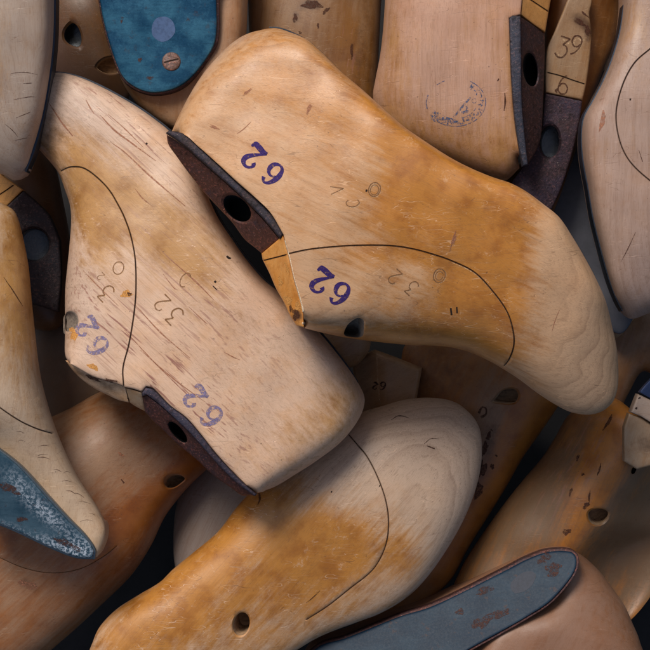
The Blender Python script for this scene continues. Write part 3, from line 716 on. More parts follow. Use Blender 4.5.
# ================================================================== E: blue heel plate at the top
def last_E():
    it = Item('last at the top edge with bright blue metal heel sole, slotted screw and violet spot', 55, 60, (170, 40), 85)
    spec = [('p',8,0),(95,-60),(96.5,-20),(98,0),(105,32),(112,58),(120,80),(135,101.5),(152,115.5),(168,125),(185,130),(215,110),(238,70),(244,35),(246,0),(246,-60),(170,-70)]
    b = it.solid('body', spec, [(100,0,26),(125,80,22),(160,110,14),(170,40,30),(225,40,24),(235,0,22)], wood('beech_tan', 80, pale=(.40,.24,.14), var=(.36,.155,.05), seed=12, rings=.25, fleck=.6), sigma=26, base=dict(varnish=.45))
    lip = [('p',1.5,1,'b'),(99.5,-50),(99.5,-20),(100,0),(106,30.5),(114.4,58),(123,77),(136,87.5),(152,92.3),(172.6,89.3),(188.5,80),(205.4,60),(215.5,40),(216.5,0),(216,-50)]
    rimp = [('p',2,1.5,'b'),(97.8,-52),(97.8,-20),(98.3,0),(104.3,31),(112.7,58.8),(121.6,78.6),(135,89.6),(152,94.6),(173.4,91.6),(190,82),(207.4,61.2),(218.2,40.6),(219.4,0),(219,-52)]
    r = it.solid('sole_plate', rimp, [(100,0,31),(160,94,27),(218,0,31)], rust('rim_brown', (.09,.05,.045), (.06,.04,.05), .5, 21), sigma='plane', thick=9, grid=4, lump=0)
    f = it.solid('blue_sole_face', lip, [(100,0,33.5),(160,94,29.5),(218,0,33.5)], blue_metal('blue_enamel_bright', (.006,.070,.145), (.045,.18,.28), 1, .35, .14, .5, .7), sigma='plane', thick=7, grid=3, lump=.3, parent=r)
    sc1 = it.solid('screw', ellspec(171.5,61.6,9.6,9.6), [(171,61,32)], M_rustscrew, thick=4, grid=2, lump=0, parent=r)
    it.ribbon('screw_slot', [[(164.2,62.6,1.5),(178.6,59,1.5)]], M_groove, r)
    blotch(it, 'violet_spot', 163.4,29.4,12,12.4,0, plain('violet_spot_paint', (.09,.15,.29), .4, .2, .5), r, lift=.15, rough=.03)
    [blotch(it, 'rust_patch', *q, M_rustpatch, r, lift=.2) for q in ((140,60,2,2,0),(122,20,1.5,3,0),(188,20,2,1.5,0),(150,78,4,1.5,10))]
    sc2 = it.solid('screw', ellspec(132,0,9,10), [(132,0,32)], rust('screw_dark_rust', (.05,.02,.02), (.03,.02,.025), .5, 23), thick=4, grid=2, lump=0, parent=r)
last_E()

# ================================================================== F: knotty last behind, top centre
def last_F():
    it = Item('knotty dark yellow last at the top edge, between blue heel and round-stamped last', -5, 55, (315, 40), 25)
    spec = [('p',30,0),(247,-50),(247,0),(250,40),(270,100),(320,140),(372,125),(378,80),(380,40),(382,0),(384,-50),(315,-70)]
    b = it.solid('body', spec, [(270,0,26),(310,10,38),(350,20,30),(320,80,34)], wood('beech_knotty', 78, pale=(.30,.175,.09), var=(.24,.10,.018), seed=14, rings=.5, ringw=9, fleck=.8, streak=.7), sigma=28,  # wood colour lowered to paint the dark top border
        base=dict(varnish=.35), blobs=[('varnish',345,60,14,50,0,.6),('grey',290,10,14,20,0,.4),('dirt_tone',311,4,8,4,0,1.1),('dirt_tone',295,16,3,5,0,.8),('dirt_tone',362,40,10,80,0,.35),('streak',350,50,6,40,0,.8)])  # tone darkens the whole right side and the knots
    [blotch(it, 'knot_mark', *q, M_mark, b) for q in ((312,4,10,4,10),(295,17,2,5,0),(352,50,1.3,9,0),(318,25,1.2,2.6,0),(300,32,1.5,1.5,0),(326,10,4,2,-40))]
last_F()

# ================================================================== G: big last at the top right with round stamp
def last_G():
    it = Item('pinkish last with a round blue ink stamp on its side, upper right', 60, 62, (460, 80), 100)
    spec = [('p',30,0),(390,-60),(387,-20),(386,0),(384,27),(381,51),(376.5,74),(374,92),(380,120),(400,142),(430,153),('p',25,0),(460,166),(490,177),('p',10,8),(508,178.5),('c',523,165.5),('p',2,1.5,'b'),
            (518.7,145.5),(514.6,118.5),(511.4,84.6),(509.6,51),('c',508.6,19),('c',520,15.5),('c',521.4,0),(523,-30),('p',10,10),(525,-60),(460,-75)]
    b = it.solid('body', spec, [(400,20,36),(400,90,34),(440,60,48),(440,130,38),(490,60,48),(495,130,42),(510,165,30),(460,0,48)], wood('beech_pinkish', 88, pale=(.56,.325,.22), var=(.50,.25,.09), tilt=25, seed=16, rings=.3, ringw=12, fleck=.75, streak=.2), sigma=50,
        base=dict(varnish=.02), blobs=[('varnish',480,150,50,24,20,.6),('varnish',395,60,10,60,0,.5),('varnish',400,130,40,14,30,.4),('grey',430,60,24,40,0,.6),('grey',455,100,36,30,0,.3),('varnish',505,90,8,50,0,.4),('dirt_tone',495,174,30,5,10,.5),('dirt_tone',400,135,30,6,30,.2)])  # tone darkens the lower edge
    it.solid('cone_top', [('p',1.2,1.2,'b'),('c',520.6,15),('c',521.8,0),('c',524,-40),('c',560,-32),('c',552.5,0),('c',547.6,29),(535,23)], [(521,0,44),(552,0,22),(547,28,22),(521,15,43)], W_cut, sigma='plane', thick=40, grid=2.6, lump=.2,
        grooves=[dict(pts=[(526,-3),(540,3.5),(552,9)], deep=1.0, w=.8, lw=1.3)], base=dict(varnish=.1, grey=.2, dirt_tone=.12))
    face = [('p',1,.8,'b'),('c',520,17.2),(535,24),('c',547.4,30),(547.4,50),(546.6,75),(545.4,108),(543.2,135),(537,151),('c',528.4,164.3),(524.6,135),(521.6,101.5),(520.8,51)]
    th = dict(poly=ell(531.3,68.4,8.6,16.8,-7), depth=34, dir=(5,2), mat=M_hole_dark, lip=1.4, sink=1.4, name='thimble_hole')
    p = it.solid('top_plate', face, [(520,17,43),(521,100,44),(528,164,34),(547,30,20),(545,110,20)], rust('rust_plate_dark', (.065,.035,.033), (.045,.038,.048), .5, 31), sigma='plane', thick=6, holes=[th], grid=2.3, lump=.4)
    rim = [('p',1.5,1.2,'b'),('c',508.6,19.5),('c',511.5,16.5),('c',519.8,17),(520.5,51),(521.2,101.5),(524.4,135),('c',528,164.8),('c',523,166),(518.4,145.5),(514.3,118.5),(511.1,84.6),(509.3,51)]
    it.solid('plate_rim', rim, [(514,18,47),(515,90,50),(525,162,38)], rust('rust_plate_rim_grey', (.045,.038,.045), (.05,.056,.08), .4, 32, .55), sigma=50, thick=12, parent=p, grid=2, lump=.1)
    # round stamp: broken rings, illegible lettering between them, a slanting line across
    st = []
    def arc(rx, ry, a0, a1, wd):
        st.append([(456+rx*math.cos(math.radians(a)), 102.5+ry*math.sin(math.radians(a)), wd) for a in np.linspace(a0, a1, max(3, int(abs(a1-a0)/8)))])
    arc(29.5,23.5,-62,-20,.9); arc(29.5,23.5,-15,150,.9); arc(29.5,23.5,165,200,1.1); arc(29,23.5,-132,-112,.9); arc(21,16,20,75,.6); arc(21,16,100,140,.5)
    r2 = random.Random(5)
    for a in list(range(-55, 160, 9)):
        t = math.radians(a); cx, cy = 456+25*math.cos(t), 102.5+20*math.sin(t); wdt = 1.1 if a < 50 else 1.7
        for k in range(2):
            a2 = t+r2.choice((0, 1.57, .8, -.8)); l = r2.uniform(1.2, 2.6); ox, oy = r2.uniform(-1.6, 1.6), r2.uniform(-1.4, 1.4)
            st.append([(cx+ox-l*math.cos(a2), cy+oy-l*math.sin(a2), wdt), (cx+ox+l*math.cos(a2), cy+oy+l*math.sin(a2), wdt)])
    st.append([(454,117,1.8),(462,107,2.2),(471,97,1.6)]); st.append([(474+2.2*math.cos(a), 101+2.2*math.sin(a), .7) for a in np.linspace(0, 6.28, 9)])
    st.append([(461,113,2.5),(467,111,3),(466,106,2)]); st.append([(431,115,3),(435,119,4),(440,120,3)]); st.append([(446,118,2.5),(455,121,3.5)])
    it.ribbon('round_stamp', st, M_ink_blue, b)
    it.ribbon('scratch_mark', [[(504.5,93,1),(505,102,2),(504,111,1)],[(497.3,80,3),(498.4,80.6,3)]], M_mark, b)
last_G()

# ================================================================== H: last with 39 stamped into the top
def last_H():
    it = Item('shadowed last with number 39 pressed into its top above a violet brown plate', 25, 60, (565, 80), 60)
    spec = [('p',14,4),(555,-50),(548,20),(543,80),(530,150),(505,185),(520,215),(545,230),('p',24,0),(560,205),(576,160),(590,120),(600,88),(611,60),(622,35),(628,0),(632,-50),(600,-70)]
    b = it.solid('body', spec, [(560,0,28),(590,0,30),(575,80,30),(600,40,20),(550,140,28),(540,200,22),(570,160,22),(610,20,12)], wood('beech_dark_amber', 70, pale=(.26,.14,.06), var=(.20,.075,.016), seed=18, rings=.5, fleck=.5), sigma=22, base=dict(varnish=.8, dirt_tone=.25), holes=[dict(poly=ell(550.5,141,11,17,2), cut=True, lip=1, sink=0)])  # base wood darkened to paint the dim border
    t = it.solid('cone_top', [('p',1.5,1.2,'b'),('c',546,92),(545.8,71.6),(547.6,48.5),(555.5,30),(562,14),(570,-4),(585,-20),(592,0),('p',2,3,'b'),(590,14),(592.5,30),(592,44),(590,64.7),(587,85.5),('c',583.6,99.5)],
        [(546,90,31),(584,99,29),(570,0,36),(592,20,32)], wood('beech_top', 75, pale=(.34,.22,.125), var=(.30,.15,.05), seed=19, rings=.3, fleck=.5), sigma='plane', thick=8, grid=2.6, lump=.5, base=dict(varnish=.2, dirt_tone=.1),
        blobs=[('dirt_tone',582,22,8,4,30,.9),('dirt_tone',589,33,3,6,0,.9),('grey',575,5,10,15,0,.5)], grooves=[dict(pts=[(546.5,71.8),(560,75),(575,80),(588,84)], deep=1, w=.7, lw=1.2)])
    it.ribbon('imprinted_number', glyph('3t',563,47,21,18)+glyph('9t',576,45,20,18)+glyph('6t',564,84,19,8), M_mark, t)
    it.ribbon('imprinted_number', shift(glyph('3t',563,47,17,18)+glyph('9t',576,45,16,18), 1.2, 1.2), M_imprint_hi, t, lift=.1)  # pale offset copy paints the lit edge of the digits
    [blotch(it, 'knot_mark', *q, M_mark, t) for q in ((580,22,6,2.5,20),(588,30,2.4,6,-20),(585,14,4,1.2,40),(557,90,2,2,0))]
    th = dict(poly=ell(550.5,141,10,16,2), depth=30, dir=(4,0), mat=M_hole_dark, lip=2, sink=1.6, name='thimble_hole')
    it.solid('top_plate', [('p',1,1,'b'),('c',545.5,92.8),('c',583.3,100.4),(579.3,125),(572.3,155.7),(562.5,186),('c',551,212),(530,215),(510,190),(524,165),(540,140)], [(546,93,32),(583,100,30),(550,200,31),(515,190,33)],
        rust('rust_plate_violet', (.038,.022,.026), (.038,.028,.046), .5, 41), sigma='plane', thick=6, holes=[th], grid=2.6, lump=.4)
last_H()

# ================================================================== I: last at the right edge
def last_I():
    it = Item('pinkish last with bluish steel sole edge and curved joint line at the right border', 100, 62, (640, 160), 140)
    spec = [('p',6,16),(632,-60),(628,0),(624.6,27),(618,51),(609,74.5),(597,98),('p',6,18),(588,115),(585.7,135),(587.5,159),(592.4,186),(597.5,216),(604,243),(613,276),('p',10,8),(621,299.6),('p',25,0),(628,312),(637,318.5),(650,315.5),(680,300),(700,220),(705,120),(700,0),(690,-60)]
    cut = [(662,40),(650,49),(633,64.5),(621,88),(615.5,115),(619.5,142),(629.7,162),(650,181),(665,190)]
    b = it.solid('body', spec, [(600,130,40),(610,200,40),(640,280,26),(650,100,52),(640,20,42),(660,200,48),(625,250,36)], wood('beech_rosy', 84, pale=(.44,.295,.225), var=(.50,.27,.11), tilt=35, seed=22, rings=.35, ringw=10, fleck=.5, streak=.4), sigma=45, wallback=.14,
        grooves=[dict(pts=cut, deep=.9, w=.9, lw=1.1)], base=dict(varnish=-.12, grey=.3), blobs=[('varnish',630,20,20,30,0,.5),('grey',640,290,20,40,0,.8),('dirt_tone',604,62,14,10,-60,.5),('streak',605,110,8,20,20,1.0),('dirt_tone',648,270,6,60,0,.2)])
    it.edge_plate('sole_plate', [(628,0),(624.6,27),(618,51),(609,74.5),(597,98),(588,115),(585.7,135),(587.5,159),(592.4,186),(597.5,216),(604,243),(613,276),(621,299),(627,311)][::-1], 1.4, 14, -9, M_steel_blue)
    blotch(it, 'knot_mark', 602,121,2.6,9,15, M_soft, b)
    it.ribbon('nail_mark', [[(628.5,100,2),(630,100.4,2)]], M_groove, b)
    it.ribbon('scratch_mark', [[(636,232,.4),(628,250,1.0),(622,262,.3)],[(638,150,.4),(642,162,.8)]], M_mark, b)
last_I()

# ================================================================== J: dark plate at the left
def last_J():
    it = Item('shadowed last in the left gap, dark iron plate with a round hole', -25, 60, (30, 230), 10)
    b = it.solid('body', [('p',18,0),(-30,120),(20,125),(45,150),(58,200),(66,250),(66,300),(50,330),(10,320),(-30,260)], [(20,160,26),(40,200,28),(30,260,30),(50,300,24)], wood('beech_umber', 40, pale=(.12,.07,.04), var=(.11,.045,.015), seed=24, rings=.3), sigma=26, base=dict(varnish=.6, dirt_tone=.3), holes=[dict(poly=ell(34,244.5,16.5,17), cut=True, lip=1, sink=0)])  # left border gloom put into the wood colour
    it.solid('cone_top', [('p',1,1,'b'),('c',-12,160),('c',5,177),('c',23.7,190.5),('c',7.6,206.5),('c',-14,200)], [(0,175,44),(23,190,42),(8,206,40)], W_cut, sigma='plane', thick=16, grid=2.6, lump=.2, grooves=[dict(pts=[(-6,199),(4,193),(16,185)], deep=1, w=.7, lw=1.2)], base=dict(grey=.5, dirt_tone=.1))
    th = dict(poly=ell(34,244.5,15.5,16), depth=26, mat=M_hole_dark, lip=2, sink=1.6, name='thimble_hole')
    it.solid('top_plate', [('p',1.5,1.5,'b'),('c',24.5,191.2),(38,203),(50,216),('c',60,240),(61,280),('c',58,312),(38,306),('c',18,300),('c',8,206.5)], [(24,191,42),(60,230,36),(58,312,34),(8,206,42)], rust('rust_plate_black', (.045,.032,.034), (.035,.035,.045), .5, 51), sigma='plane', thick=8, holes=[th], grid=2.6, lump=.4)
last_J()

# ================================================================== K: left edge last with blue sole
def last_K():
    it = Item('amber last fading to pale at the left border, with chalky blue metal sole', 105, 60, (30, 400), 130)
    spec = [('p',26,0),(-8,200),(0,203),(8.5,208),(13,216),(18.6,237.7),(23.7,265),(27,300),(30.5,333.5),(35.5,374),(44,408),(52.5,433),(61,453.7),(74.5,480.8),(88,501),(98,518),('p',10,4),(103,531.5),(101,547),('p',3,3),(93,560.5),(75,560),(47,551),(20,538),(0,529),(-30,518),(-60,450),(-60,300),(-40,210)]
    cut = [(-10,396),(0,405.5),(20,420),(36,428.5),(50,434)]
    b = it.solid('body', spec, [(0,240,30),(0,330,40),(10,400,40),(30,450,34),(60,495,26),(85,535,16),(0,470,20),(50,530,2),(-20,400,40),(-30,470,8),(-5,485,4),(20,500,4),(-30,500,0)], wood('beech_left', 72, pale=(.56,.40,.265), var=(.47,.24,.07), tilt=72, seed=26, rings=.35, ringw=8, fleck=.5, streak=.4), sigma=28,
        grooves=[dict(pts=cut, deep=.9, w=.9, lw=1.1)], base=dict(varnish=-.1), blobs=[('varnish',12,260,16,60,0,1.0),('varnish',8,340,20,40,10,.35),('varnish',24,300,5,70,-5,.4),('grey',20,390,18,40,0,.5),('grey',60,480,20,60,-35,.3),('streak',12,300,10,40,0,.6)])
    r3 = random.Random(3)
    def dash(x, y):
        l = r3.uniform(2.5, 6.5); t = r3.uniform(-.1, .45); m = r3.uniform(.5, 1.5)
        return [(x-l*math.cos(t), y-l*math.sin(t), .2), (x, y-m, r3.uniform(.4, .8)), (x+l*math.cos(t), y+l*math.sin(t), .2)]
    it.ribbon('scratch_mark', [dash(22+i*5.2+r3.uniform(-6, 14), 432+i*7.4+r3.uniform(-3, 3)) for i in range(13)]+[[(4,277,.4),(14,292,1.3),(22,306,.4)]], M_mark, b)
    ol = [(-40,424),(0,450.5),(20,467),(47,498),(67.5,521),(84,538),(92.5,551),('c',91.5,559.3),(74.5,558),(47,547.5),(20,534.5),(0,526),(-40,512)]
    rimp = [('p',1.5,1,'b'),(-40,421),(0,448.5),(21,465.5),(48.5,496.5),(69,519.5),(85.5,536.8),(94.4,551),('c',93.4,561),(74,560),(46.3,549.5),(19.3,536.6),(0,528.2),(-40,515)]
    hz = [(0,450,29),(92,552,18.5),(0,526,15),(60,552,10)]
    r = it.solid('sole_plate', rimp, hz, plain('steel_rim_grey', (.16,.20,.23), .4, .7, .4), sigma='plane', thick=10, grid=4, lump=0)
    f = it.solid('blue_sole_face', [('p',1.2,1,'b')]+ol, [(x, y, z+1.6) for x, y, z in hz], blue_metal('blue_chalky', (.03,.075,.11), (.07,.13,.17), 3, .5), sigma='plane', thick=7, grid=3, lump=.3, parent=r,
        blobs=[('dirt_tone',44,512,22,5,42,1.0),('dirt_tone',60,548,22,4,20,1.0),('dirt_tone',20,482,12,6,40,.5),('dirt_tone',80,548,10,7,30,.9),('dirt_tone',5,530,10,4,20,.6)])
    [blotch(it, 'rust_patch', *q, M_rustpatch, r, lift=.2) for q in ((8,488,11,4.5,20),(66,545,13,3.5,26),(20,520,5,3,0))]
last_K()

# ================================================================== L: big last, lower left
def last_L():
    it = Item('broad brown amber last in the lower left corner, peg bore on its ridge', -25, 62, (80, 530), 25)
    spec = [('p',40,0),(20,430),(60,412),(100,392),(150,390),(190,420),(213,448),('p',26,0),(214,462),(203,474),(190,486),(177,500),(160,523),(146,552),(126,582),(95,612.7),(57.5,647),(20,675),(-40,690),(-80,620),(-70,520),(-30,450)]
    ctrl = [(60,450,52),(120,430,56),(170,440,52),(190,455,48),(173,476,46),(120,490,56),(105,520,52),(135,520,36),(150,500,40),(40,520,58),(60,580,48),(100,570,38),(10,600,50),(30,630,40)]
    hole = dict(poly=[(162,484),(164.5,478.5),(171,476),(178,477),(182.5,481),(178,486),(171,490),(164.5,489.5)], depth=34, dir=(2,3), mat=M_hole, lip=1.5, sink=1.3)
    cut = [(-10,554),(0,558.6),(24,569),(51,574),(78,570.5),(101.5,558.6),(115,548)]
    b = it.solid('body', spec, ctrl, wood('beech_brown', 38, pale=(.38,.22,.125), var=(.34,.11,.018), seed=28, rings=.3, ringw=10, fleck=.8, streak=.2), sigma=30, holes=[hole], grooves=[dict(pts=cut, deep=.4, w=.8, lw=1.2, mat=M_groove_soft)],  # corner darkness put into the wood colour
        base=dict(varnish=.48), blobs=[('varnish',135,515,34,12,-40,1.0),('varnish',190,462,14,10,-35,.8),('grey',115,460,30,30,0,.5),('varnish',110,460,34,26,0,-.45),('dirt_tone',26,585,9,5,20,.5),('dirt_tone',100,440,60,30,0,.12),('varnish',0,540,30,10,20,.5)])
    [blotch(it, 'knot_mark', *q, M_soft, b) for q in ((27,586,9,4,20),(120,455,3,1.5,30))]
    it.ribbon('scratch_mark', [[(60,470,.4),(68,466,1)],[(120,480,.8),(123,484,1.8)]], M_mark, b)
last_L()

# ================================================================== M, N, R: lasts deep in the middle
def last_M():
    it = Item('grey pale last deep between the two lower left amber lasts', -60, 50, (215, 525), -35)
    it.solid('body', [('p',36,0),(190,474),(178,495),(172,525),(173,570),(185,600),(230,610),(290,560),(320,500),(290,450),(230,450)], [(195,500,22),(200,550,26),(250,520,34)], wood('beech_grey_deep', 60, pale=(.30,.23,.19), var=(.36,.2,.1), seed=30, rings=.3), sigma=30, base=dict(varnish=-.3, grey=.6))  # wood dimmed to paint the darkness towards the border
last_M()

def last_N():
    it = Item('dark brown last with teardrop peg bore and chipped flank, beside the pale grey toe', -50, 60, (490, 470), -5)
    spec = [('p',36,0),(405,350),(440,325),(490,325),(540,345),(578,385),(562,411),(545,436),(528,460),(511,490),(494,518),(471,555),(454,586),(426,612),(395,640),(360,640),(370,590),(405,540),(425,470),(412,410)]
    hole = dict(poly=[(494.2,401.9),(497,398),(501,393.2),(506,390.2),(512,389),(517.3,390.5),(520,395),(518.7,401),(514,404),(504,404)], depth=26, dir=(5,-2), mat=M_hole, lip=1.8, sink=1.4)
    b = it.solid('body', spec, [(440,370,22),(480,400,44),(505,398,50),(545,400,44),(500,450,50),(530,430,42),(480,480,46),(480,530,34),(440,560,36),(450,450,30)], wood('beech_dark_orange', 60, pale=(.30,.165,.085), var=(.38,.135,.018), seed=32, rings=.4, ringw=8, streak=.5), sigma=26, holes=[hole],
        base=dict(varnish=.62), blobs=[('varnish',487,430,12,46,12,-.8),('grey',487,430,10,40,12,.6),('dirt_tone',486,455,9,34,14,.55),('varnish',516,440,12,60,30,1.2),('dirt_tone',430,370,36,40,0,.45),('varnish',540,385,26,12,30,.3)])  # tone darkens the upper left and the chipped strip
    [blotch(it, 'knot_mark', *q, M_mark, b) for q in ((483,470,5,9,15),(486,450,3,7,20),(480,492,5,8,15),(490,437,2.5,4,10),(494,468,2,3,0))]
    it.ribbon('knot_mark', [[(480,414,3),(483,408,1.6),(487,409,1.6),(487,415,2),(482,418,3)],[(497,456,1.5),(499,458,2)],[(492,430,1.5),(494,432,1)]], M_mark, b)
last_N()

def last_R():
    it = Item('faceted grey and tan cut end with dark 26 mark, in the gap below centre', -35, 40, (385, 385), -15, )
    b = it.solid('body', [('p',3,3),('c',352,360),('c',376,350),(398,358),('c',423,368),('c',417,402),('c',400,430),('c',362,430)], [(356,362,10),(377,354,26),(380,404,26),(419,370,20),(412,400,20),(362,410,6)], wood('beech_facet', 20, pale=(.42,.25,.13), var=(.38,.18,.06), seed=34, rings=.3), sigma=14, grid=2.4, base=dict(varnish=.3), blobs=[('grey',364,385,6,30,0,1.3),('varnish',364,385,6,30,0,-.6)])
    it.ribbon('stamped_number', glyph('2',375.5,386,6.5,200)+glyph('6',382.5,386,7.5,200), ink('dark_ink', (.04,.015,.012), .55, .1), b)
    it.ribbon('facet_edge', [[(376.8,354,1.2),(377.4,372,1),(379.5,398,1.3),(382.5,408,1)]], M_imprint_hi, b)
last_R()
def last_R2():
    it = Item('rounded brown last end showing just under the peg bore of the top last', -5, 40, (345, 350), 15)
    it.solid('body', [('p',16,0),(300,320),(340,310),(368,325),(371,345),(365,358),(354,367),(335,368),(305,345)], [(345,340,22)], wood('beech_end_brown', 30, pale=(.42,.26,.15), var=(.36,.17,.05), seed=36, rings=.3), sigma=30, grid=2.6, base=dict(varnish=.4))
last_R2()

# ================================================================== O: amber last at the right, lower
def last_O():
    it = Item('bright amber last at the lower right with chipped pale top and a peg bore', -40, 62, (590, 510), 10)
    spec = [('p',30,0),(600,400),(575,418),(562,440),(548.5,461),(528,485),(504.5,515),(481,548.5),(465,575),(455,605),(470,640),(540,650),(620,640),(655,610),(680,560),(700,500),(700,440),('p',6,4),(665,425),('c',640,413),('p',14,4),(622,400)]
    ctrl = [(625,430,58),(622,460,60),(600,440,48),(575,450,36),(560,490,42),(595,490,58),(620,490,56),(600,515,54),(580,540,48),(530,530,40),(500,570,34),(645,478,44),(612,512,46),(630,520,8),(660,500,8),(610,560,4),(640,570,-16),(560,590,30)]
    h1 = dict(poly=[(589,516),(591,511.5),(596,509.6),(604,510),(610,513.5),(609.5,519),(605,524.5),(598,526.2),(592,523.5)], depth=30, dir=(3,-3), mat=M_hole, lip=1.8, sink=1.5)
    h2 = dict(poly=ell(635,471,2.4,4.2,20,8), depth=12, mat=M_hole_dark, lip=1.0, sink=.6, name='nail_hole')
    b = it.solid('body', spec, ctrl, wood('beech_bright_amber', 62, pale=(.19,.11,.055), var=(.46,.165,.018), seed=38, rings=.5, ringw=8, fleck=.7, streak=.8), sigma=20, holes=[h1, h2],  # bare wood colour darkened, painting the border's dimness
        base=dict(varnish=.40), blobs=[('varnish',604,462,14,48,22,1.5),('varnish',540,500,24,60,40,-.5),('varnish',650,540,34,44,20,-.7),('grey',622,492,4,22,35,.35),('varnish',622,492,4,22,35,-.3),('dirt_tone',640,560,40,40,0,.12),('streak',580,460,20,50,30,.7),('dirt_tone',575,430,24,10,-30,.3)])  # lower right flank: its shade painted by less varnish and a dark tone
    [blotch(it, 'knot_mark', *q, M_mark, b) for q in ((587,506,4,2.4,-40),(590,497,1.2,5,10),(568,533,4,3,0),(610,423,1.6,8,35),(584,475,1.4,1.6,0),(580,459,1,4,20),(572,493,1,5,15),(600,470,.9,6,15))]
    it.solid('cone_top', [('p',1.5,1.5,'b'),('c',636,393.5),('c',660,405),('c',662,430),(652,424),('c',639,416),('c',628,411.5)], [(636,394,62),(660,405,60),(639,415,66),(628,411,66)], wood('beech_pale_top', 10, pale=(.36,.27,.21), var=(.38,.22,.1), seed=40), sigma='plane', thick=14, grid=2.2, lump=.3, base=dict(grey=.4))
    it.solid('cone_top', [('p',2.5,2,'b'),('c',622,426),('c',626.5,412.5),('c',639,417),(652,425.5),('c',664,434),('c',664,462),(650,465),('c',635.5,468.5),('c',622.5,460.5)], [(622,426,63),(626,413,66),(660,430,62),(650,464,58),(623,460,64)], wood('beech_chipped', 70, pale=(.38,.26,.16), var=(.36,.18,.06), seed=42, fleck=1.0), sigma='plane', thick=12, grid=2, lump=1.2, base=dict(varnish=.25, dirt_tone=.15),
        blobs=[('dirt_tone',645,445,7,10,20,.4)])
    it.solid('top_plate', [('p',1,1,'b'),('c',637.3,391.8),(643,385),('c',650,378),('c',672,372),('c',672,408),('c',652,400)], [(637,391,62),(652,400,60),(655,378,60)], blue_metal('blue_dark_plate', (.02,.035,.09), (.03,.05,.12), 6, .3), sigma='plane', thick=8, grid=2.5, lump=.2)
    it.ribbon('nail_mark', [[(633,407,2),(634.5,408,2.4)],[(636,398,1),(638.5,397,1.4)]], M_groove)
last_O()

# ================================================================== Q: blue sole at the bottom right
def last_Q():
    it = Item('tan last at the bottom right with long dark blue metal sole and rust blotches', -5, 60, (540, 620), 30)
    spec = [('p',3,8),(571,549.5),('c',579,554.5),('p',28,0),(590,562),(604,575),(620,596),(631,612),(638,628),(645,645),(655,690),(600,740),(440,740),(330,700),('p',6,4),(300,680),(312,650),(345,638),(400,616),(430,606),(464,590),(508,567.5),(528,557.5),(548,550)]
    b = it.solid('body', spec, [(575,560,30),(610,600,34),(590,640,44),(530,640,44),(450,600,16),(520,580,18),(400,640,18),(600,690,46)], wood('beech_rosy_dark', 55, pale=(.27,.145,.09), var=(.26,.10,.034), tilt=74, seed=44, rings=.5, ringw=7, fleck=.4), sigma=22, base=dict(varnish=.2), blobs=[('grey',575,620,30,20,-40,.2)])  # corner fall-off painted into the darker wood
    ol = [(570.5,551.8),(575.6,556.5),(574.4,568.5),(563.5,584.6),(547,601.3),(527,614.4),(503.6,628),(473,645),(440,664),(380,690),(310,695),(300,672),(318,650),(345,641),(400,618.5),(430,608.8),(464,593),(487.5,581),(508,570.4),(528,560),(548.5,552.6)]
    rimp = [(571,549.4),(578.2,555.4),(577,569.3),(565.6,586.3),(548.6,603.4),(528.3,616.7),(504.8,630.5),(474.4,647.4),(441,666.5),(381,692.6),(308,698),(297,672),(317,648),(345,638.6),(399.5,616),(429.5,606.3),(463.2,590.6),(486.6,578.6),(507,568),(527,557.6),(548,550)]
    hz = [(571,550,36),(577,568,38),(504,629,42),(430,608,22),(340,690,34),(320,650,18)]
    r = it.solid('sole_plate', [('p',1.5,1,'b')]+rimp, hz, rust('rim_brown_dark', (.08,.035,.03), (.05,.035,.04), .5, 61), sigma='plane', thick=9, grid=4, lump=0)
    it.solid('blue_sole_face', [('p',1.2,1,'b')]+ol, [(x, y, z+1.8) for x, y, z in hz], blue_metal('blue_enamel_dark', (.005,.020,.042), (.012,.034,.06), 7, .6, .35, 0.0, .22), sigma='plane', thick=7, grid=3, lump=.3, parent=r)  # blue lowered to paint the corner darkness
    blotch(it, 'grey_spot', 523,582,14.5,8,-34, plain('grey_spot_paint', (.028,.035,.055), .6, 0, .5), r, lift=.15, rough=.04)
    [blotch(it, 'rust_patch', *q, M_rustpatch, r, lift=.2) for q in ((482,621,11,5,-35),(499,613,11,3.5,-22),(553,569,9,5.5,-35),(545,558,7,4.5,-30),(485,591,9,3,-25),(460,612,5,2.5,-30))]
last_Q()

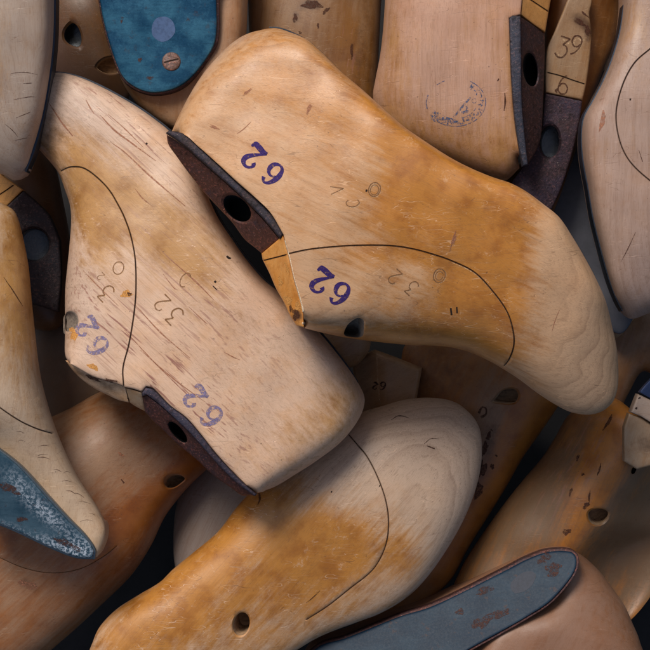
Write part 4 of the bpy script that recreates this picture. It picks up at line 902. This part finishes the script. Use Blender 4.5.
# ================================================================== dark neighbours in the gaps
def last_S():
    it = Item('dark brown flank in the gap between the big top toe and right border', -55, 55, (645, 360), -20)
    it.solid('body', [('p',26,0),(595,300),(640,290),(680,300),(700,350),(680,390),(650,372),(634,395),(618,425),(600,420),(590,360)], [(625,340,22),(650,340,34),(635,385,30)], wood('beech_shadow', 65, pale=(.26,.15,.08), var=(.24,.095,.02), seed=46, rings=.3, streak=.6), sigma=25, base=dict(varnish=.55, dirt_tone=.2, streak=.4))
last_S()
def last_W():
    it = Item('last with smooth dark grey steel sole upward, between top last and right border last', -45, 55, (600, 230), -10)
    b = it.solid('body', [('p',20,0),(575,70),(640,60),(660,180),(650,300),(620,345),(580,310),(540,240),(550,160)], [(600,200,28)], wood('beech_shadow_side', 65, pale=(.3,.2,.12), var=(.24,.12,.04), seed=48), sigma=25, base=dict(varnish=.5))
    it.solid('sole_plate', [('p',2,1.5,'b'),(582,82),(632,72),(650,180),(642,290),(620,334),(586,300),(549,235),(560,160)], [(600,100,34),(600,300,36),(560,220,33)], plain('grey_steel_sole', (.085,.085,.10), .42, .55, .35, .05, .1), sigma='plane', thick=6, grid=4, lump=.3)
last_W()
def last_T():
    it = Item('dark orange brown last deep in the gap left of the bright blue heel', -75, 55, (80, 30), -10)
    h = dict(poly=[(90,60),(95,53),(103,49.5),(112,50),(112,64),(104,67),(96,65)], depth=20, mat=M_hole, lip=1.6, sink=1.4)
    h2 = dict(poly=[(58,22),(66,15),(72,20),(75,32),(72,39),(62,36),(57,30)], depth=14, mat=M_hole_dark, lip=2.5, sink=2.0, name='broken_hollow')
    it.solid('body', [('p',22,0),(40,-50),(100,-50),(112,0),(120,60),(122,90),(100,98),(60,80),(38,60),(36,0)], [(85,10,32),(95,50,24),(60,40,18),(60,-10,24)], wood('beech_deep_orange', 110, pale=(.09,.05,.022), var=(.15,.058,.012), seed=50), sigma=22, holes=[h, h2], base=dict(varnish=.6, dirt_tone=.2), blobs=[('dirt_tone',62,50,22,26,0,.9),('dirt_tone',105,80,30,14,0,.8)])  # tone darkens the left part and the bottom end
last_T()
def last_X():
    it = Item('dark brown last in shadow between the left border last and the streaky last', -75, 50, (65, 370), -45)
    it.solid('body', [('p',28,0),(10,290),(50,282),(100,300),(140,360),(130,420),(80,450),(40,455),(15,400)], [(60,340,28),(90,400,26)], wood('beech_umber_low', 50, pale=(.12,.075,.045), var=(.12,.055,.02), seed=52), sigma=30, base=dict(varnish=.3, dirt_tone=.1))  # brown lowered to paint in the darkness of the edge
last_X()
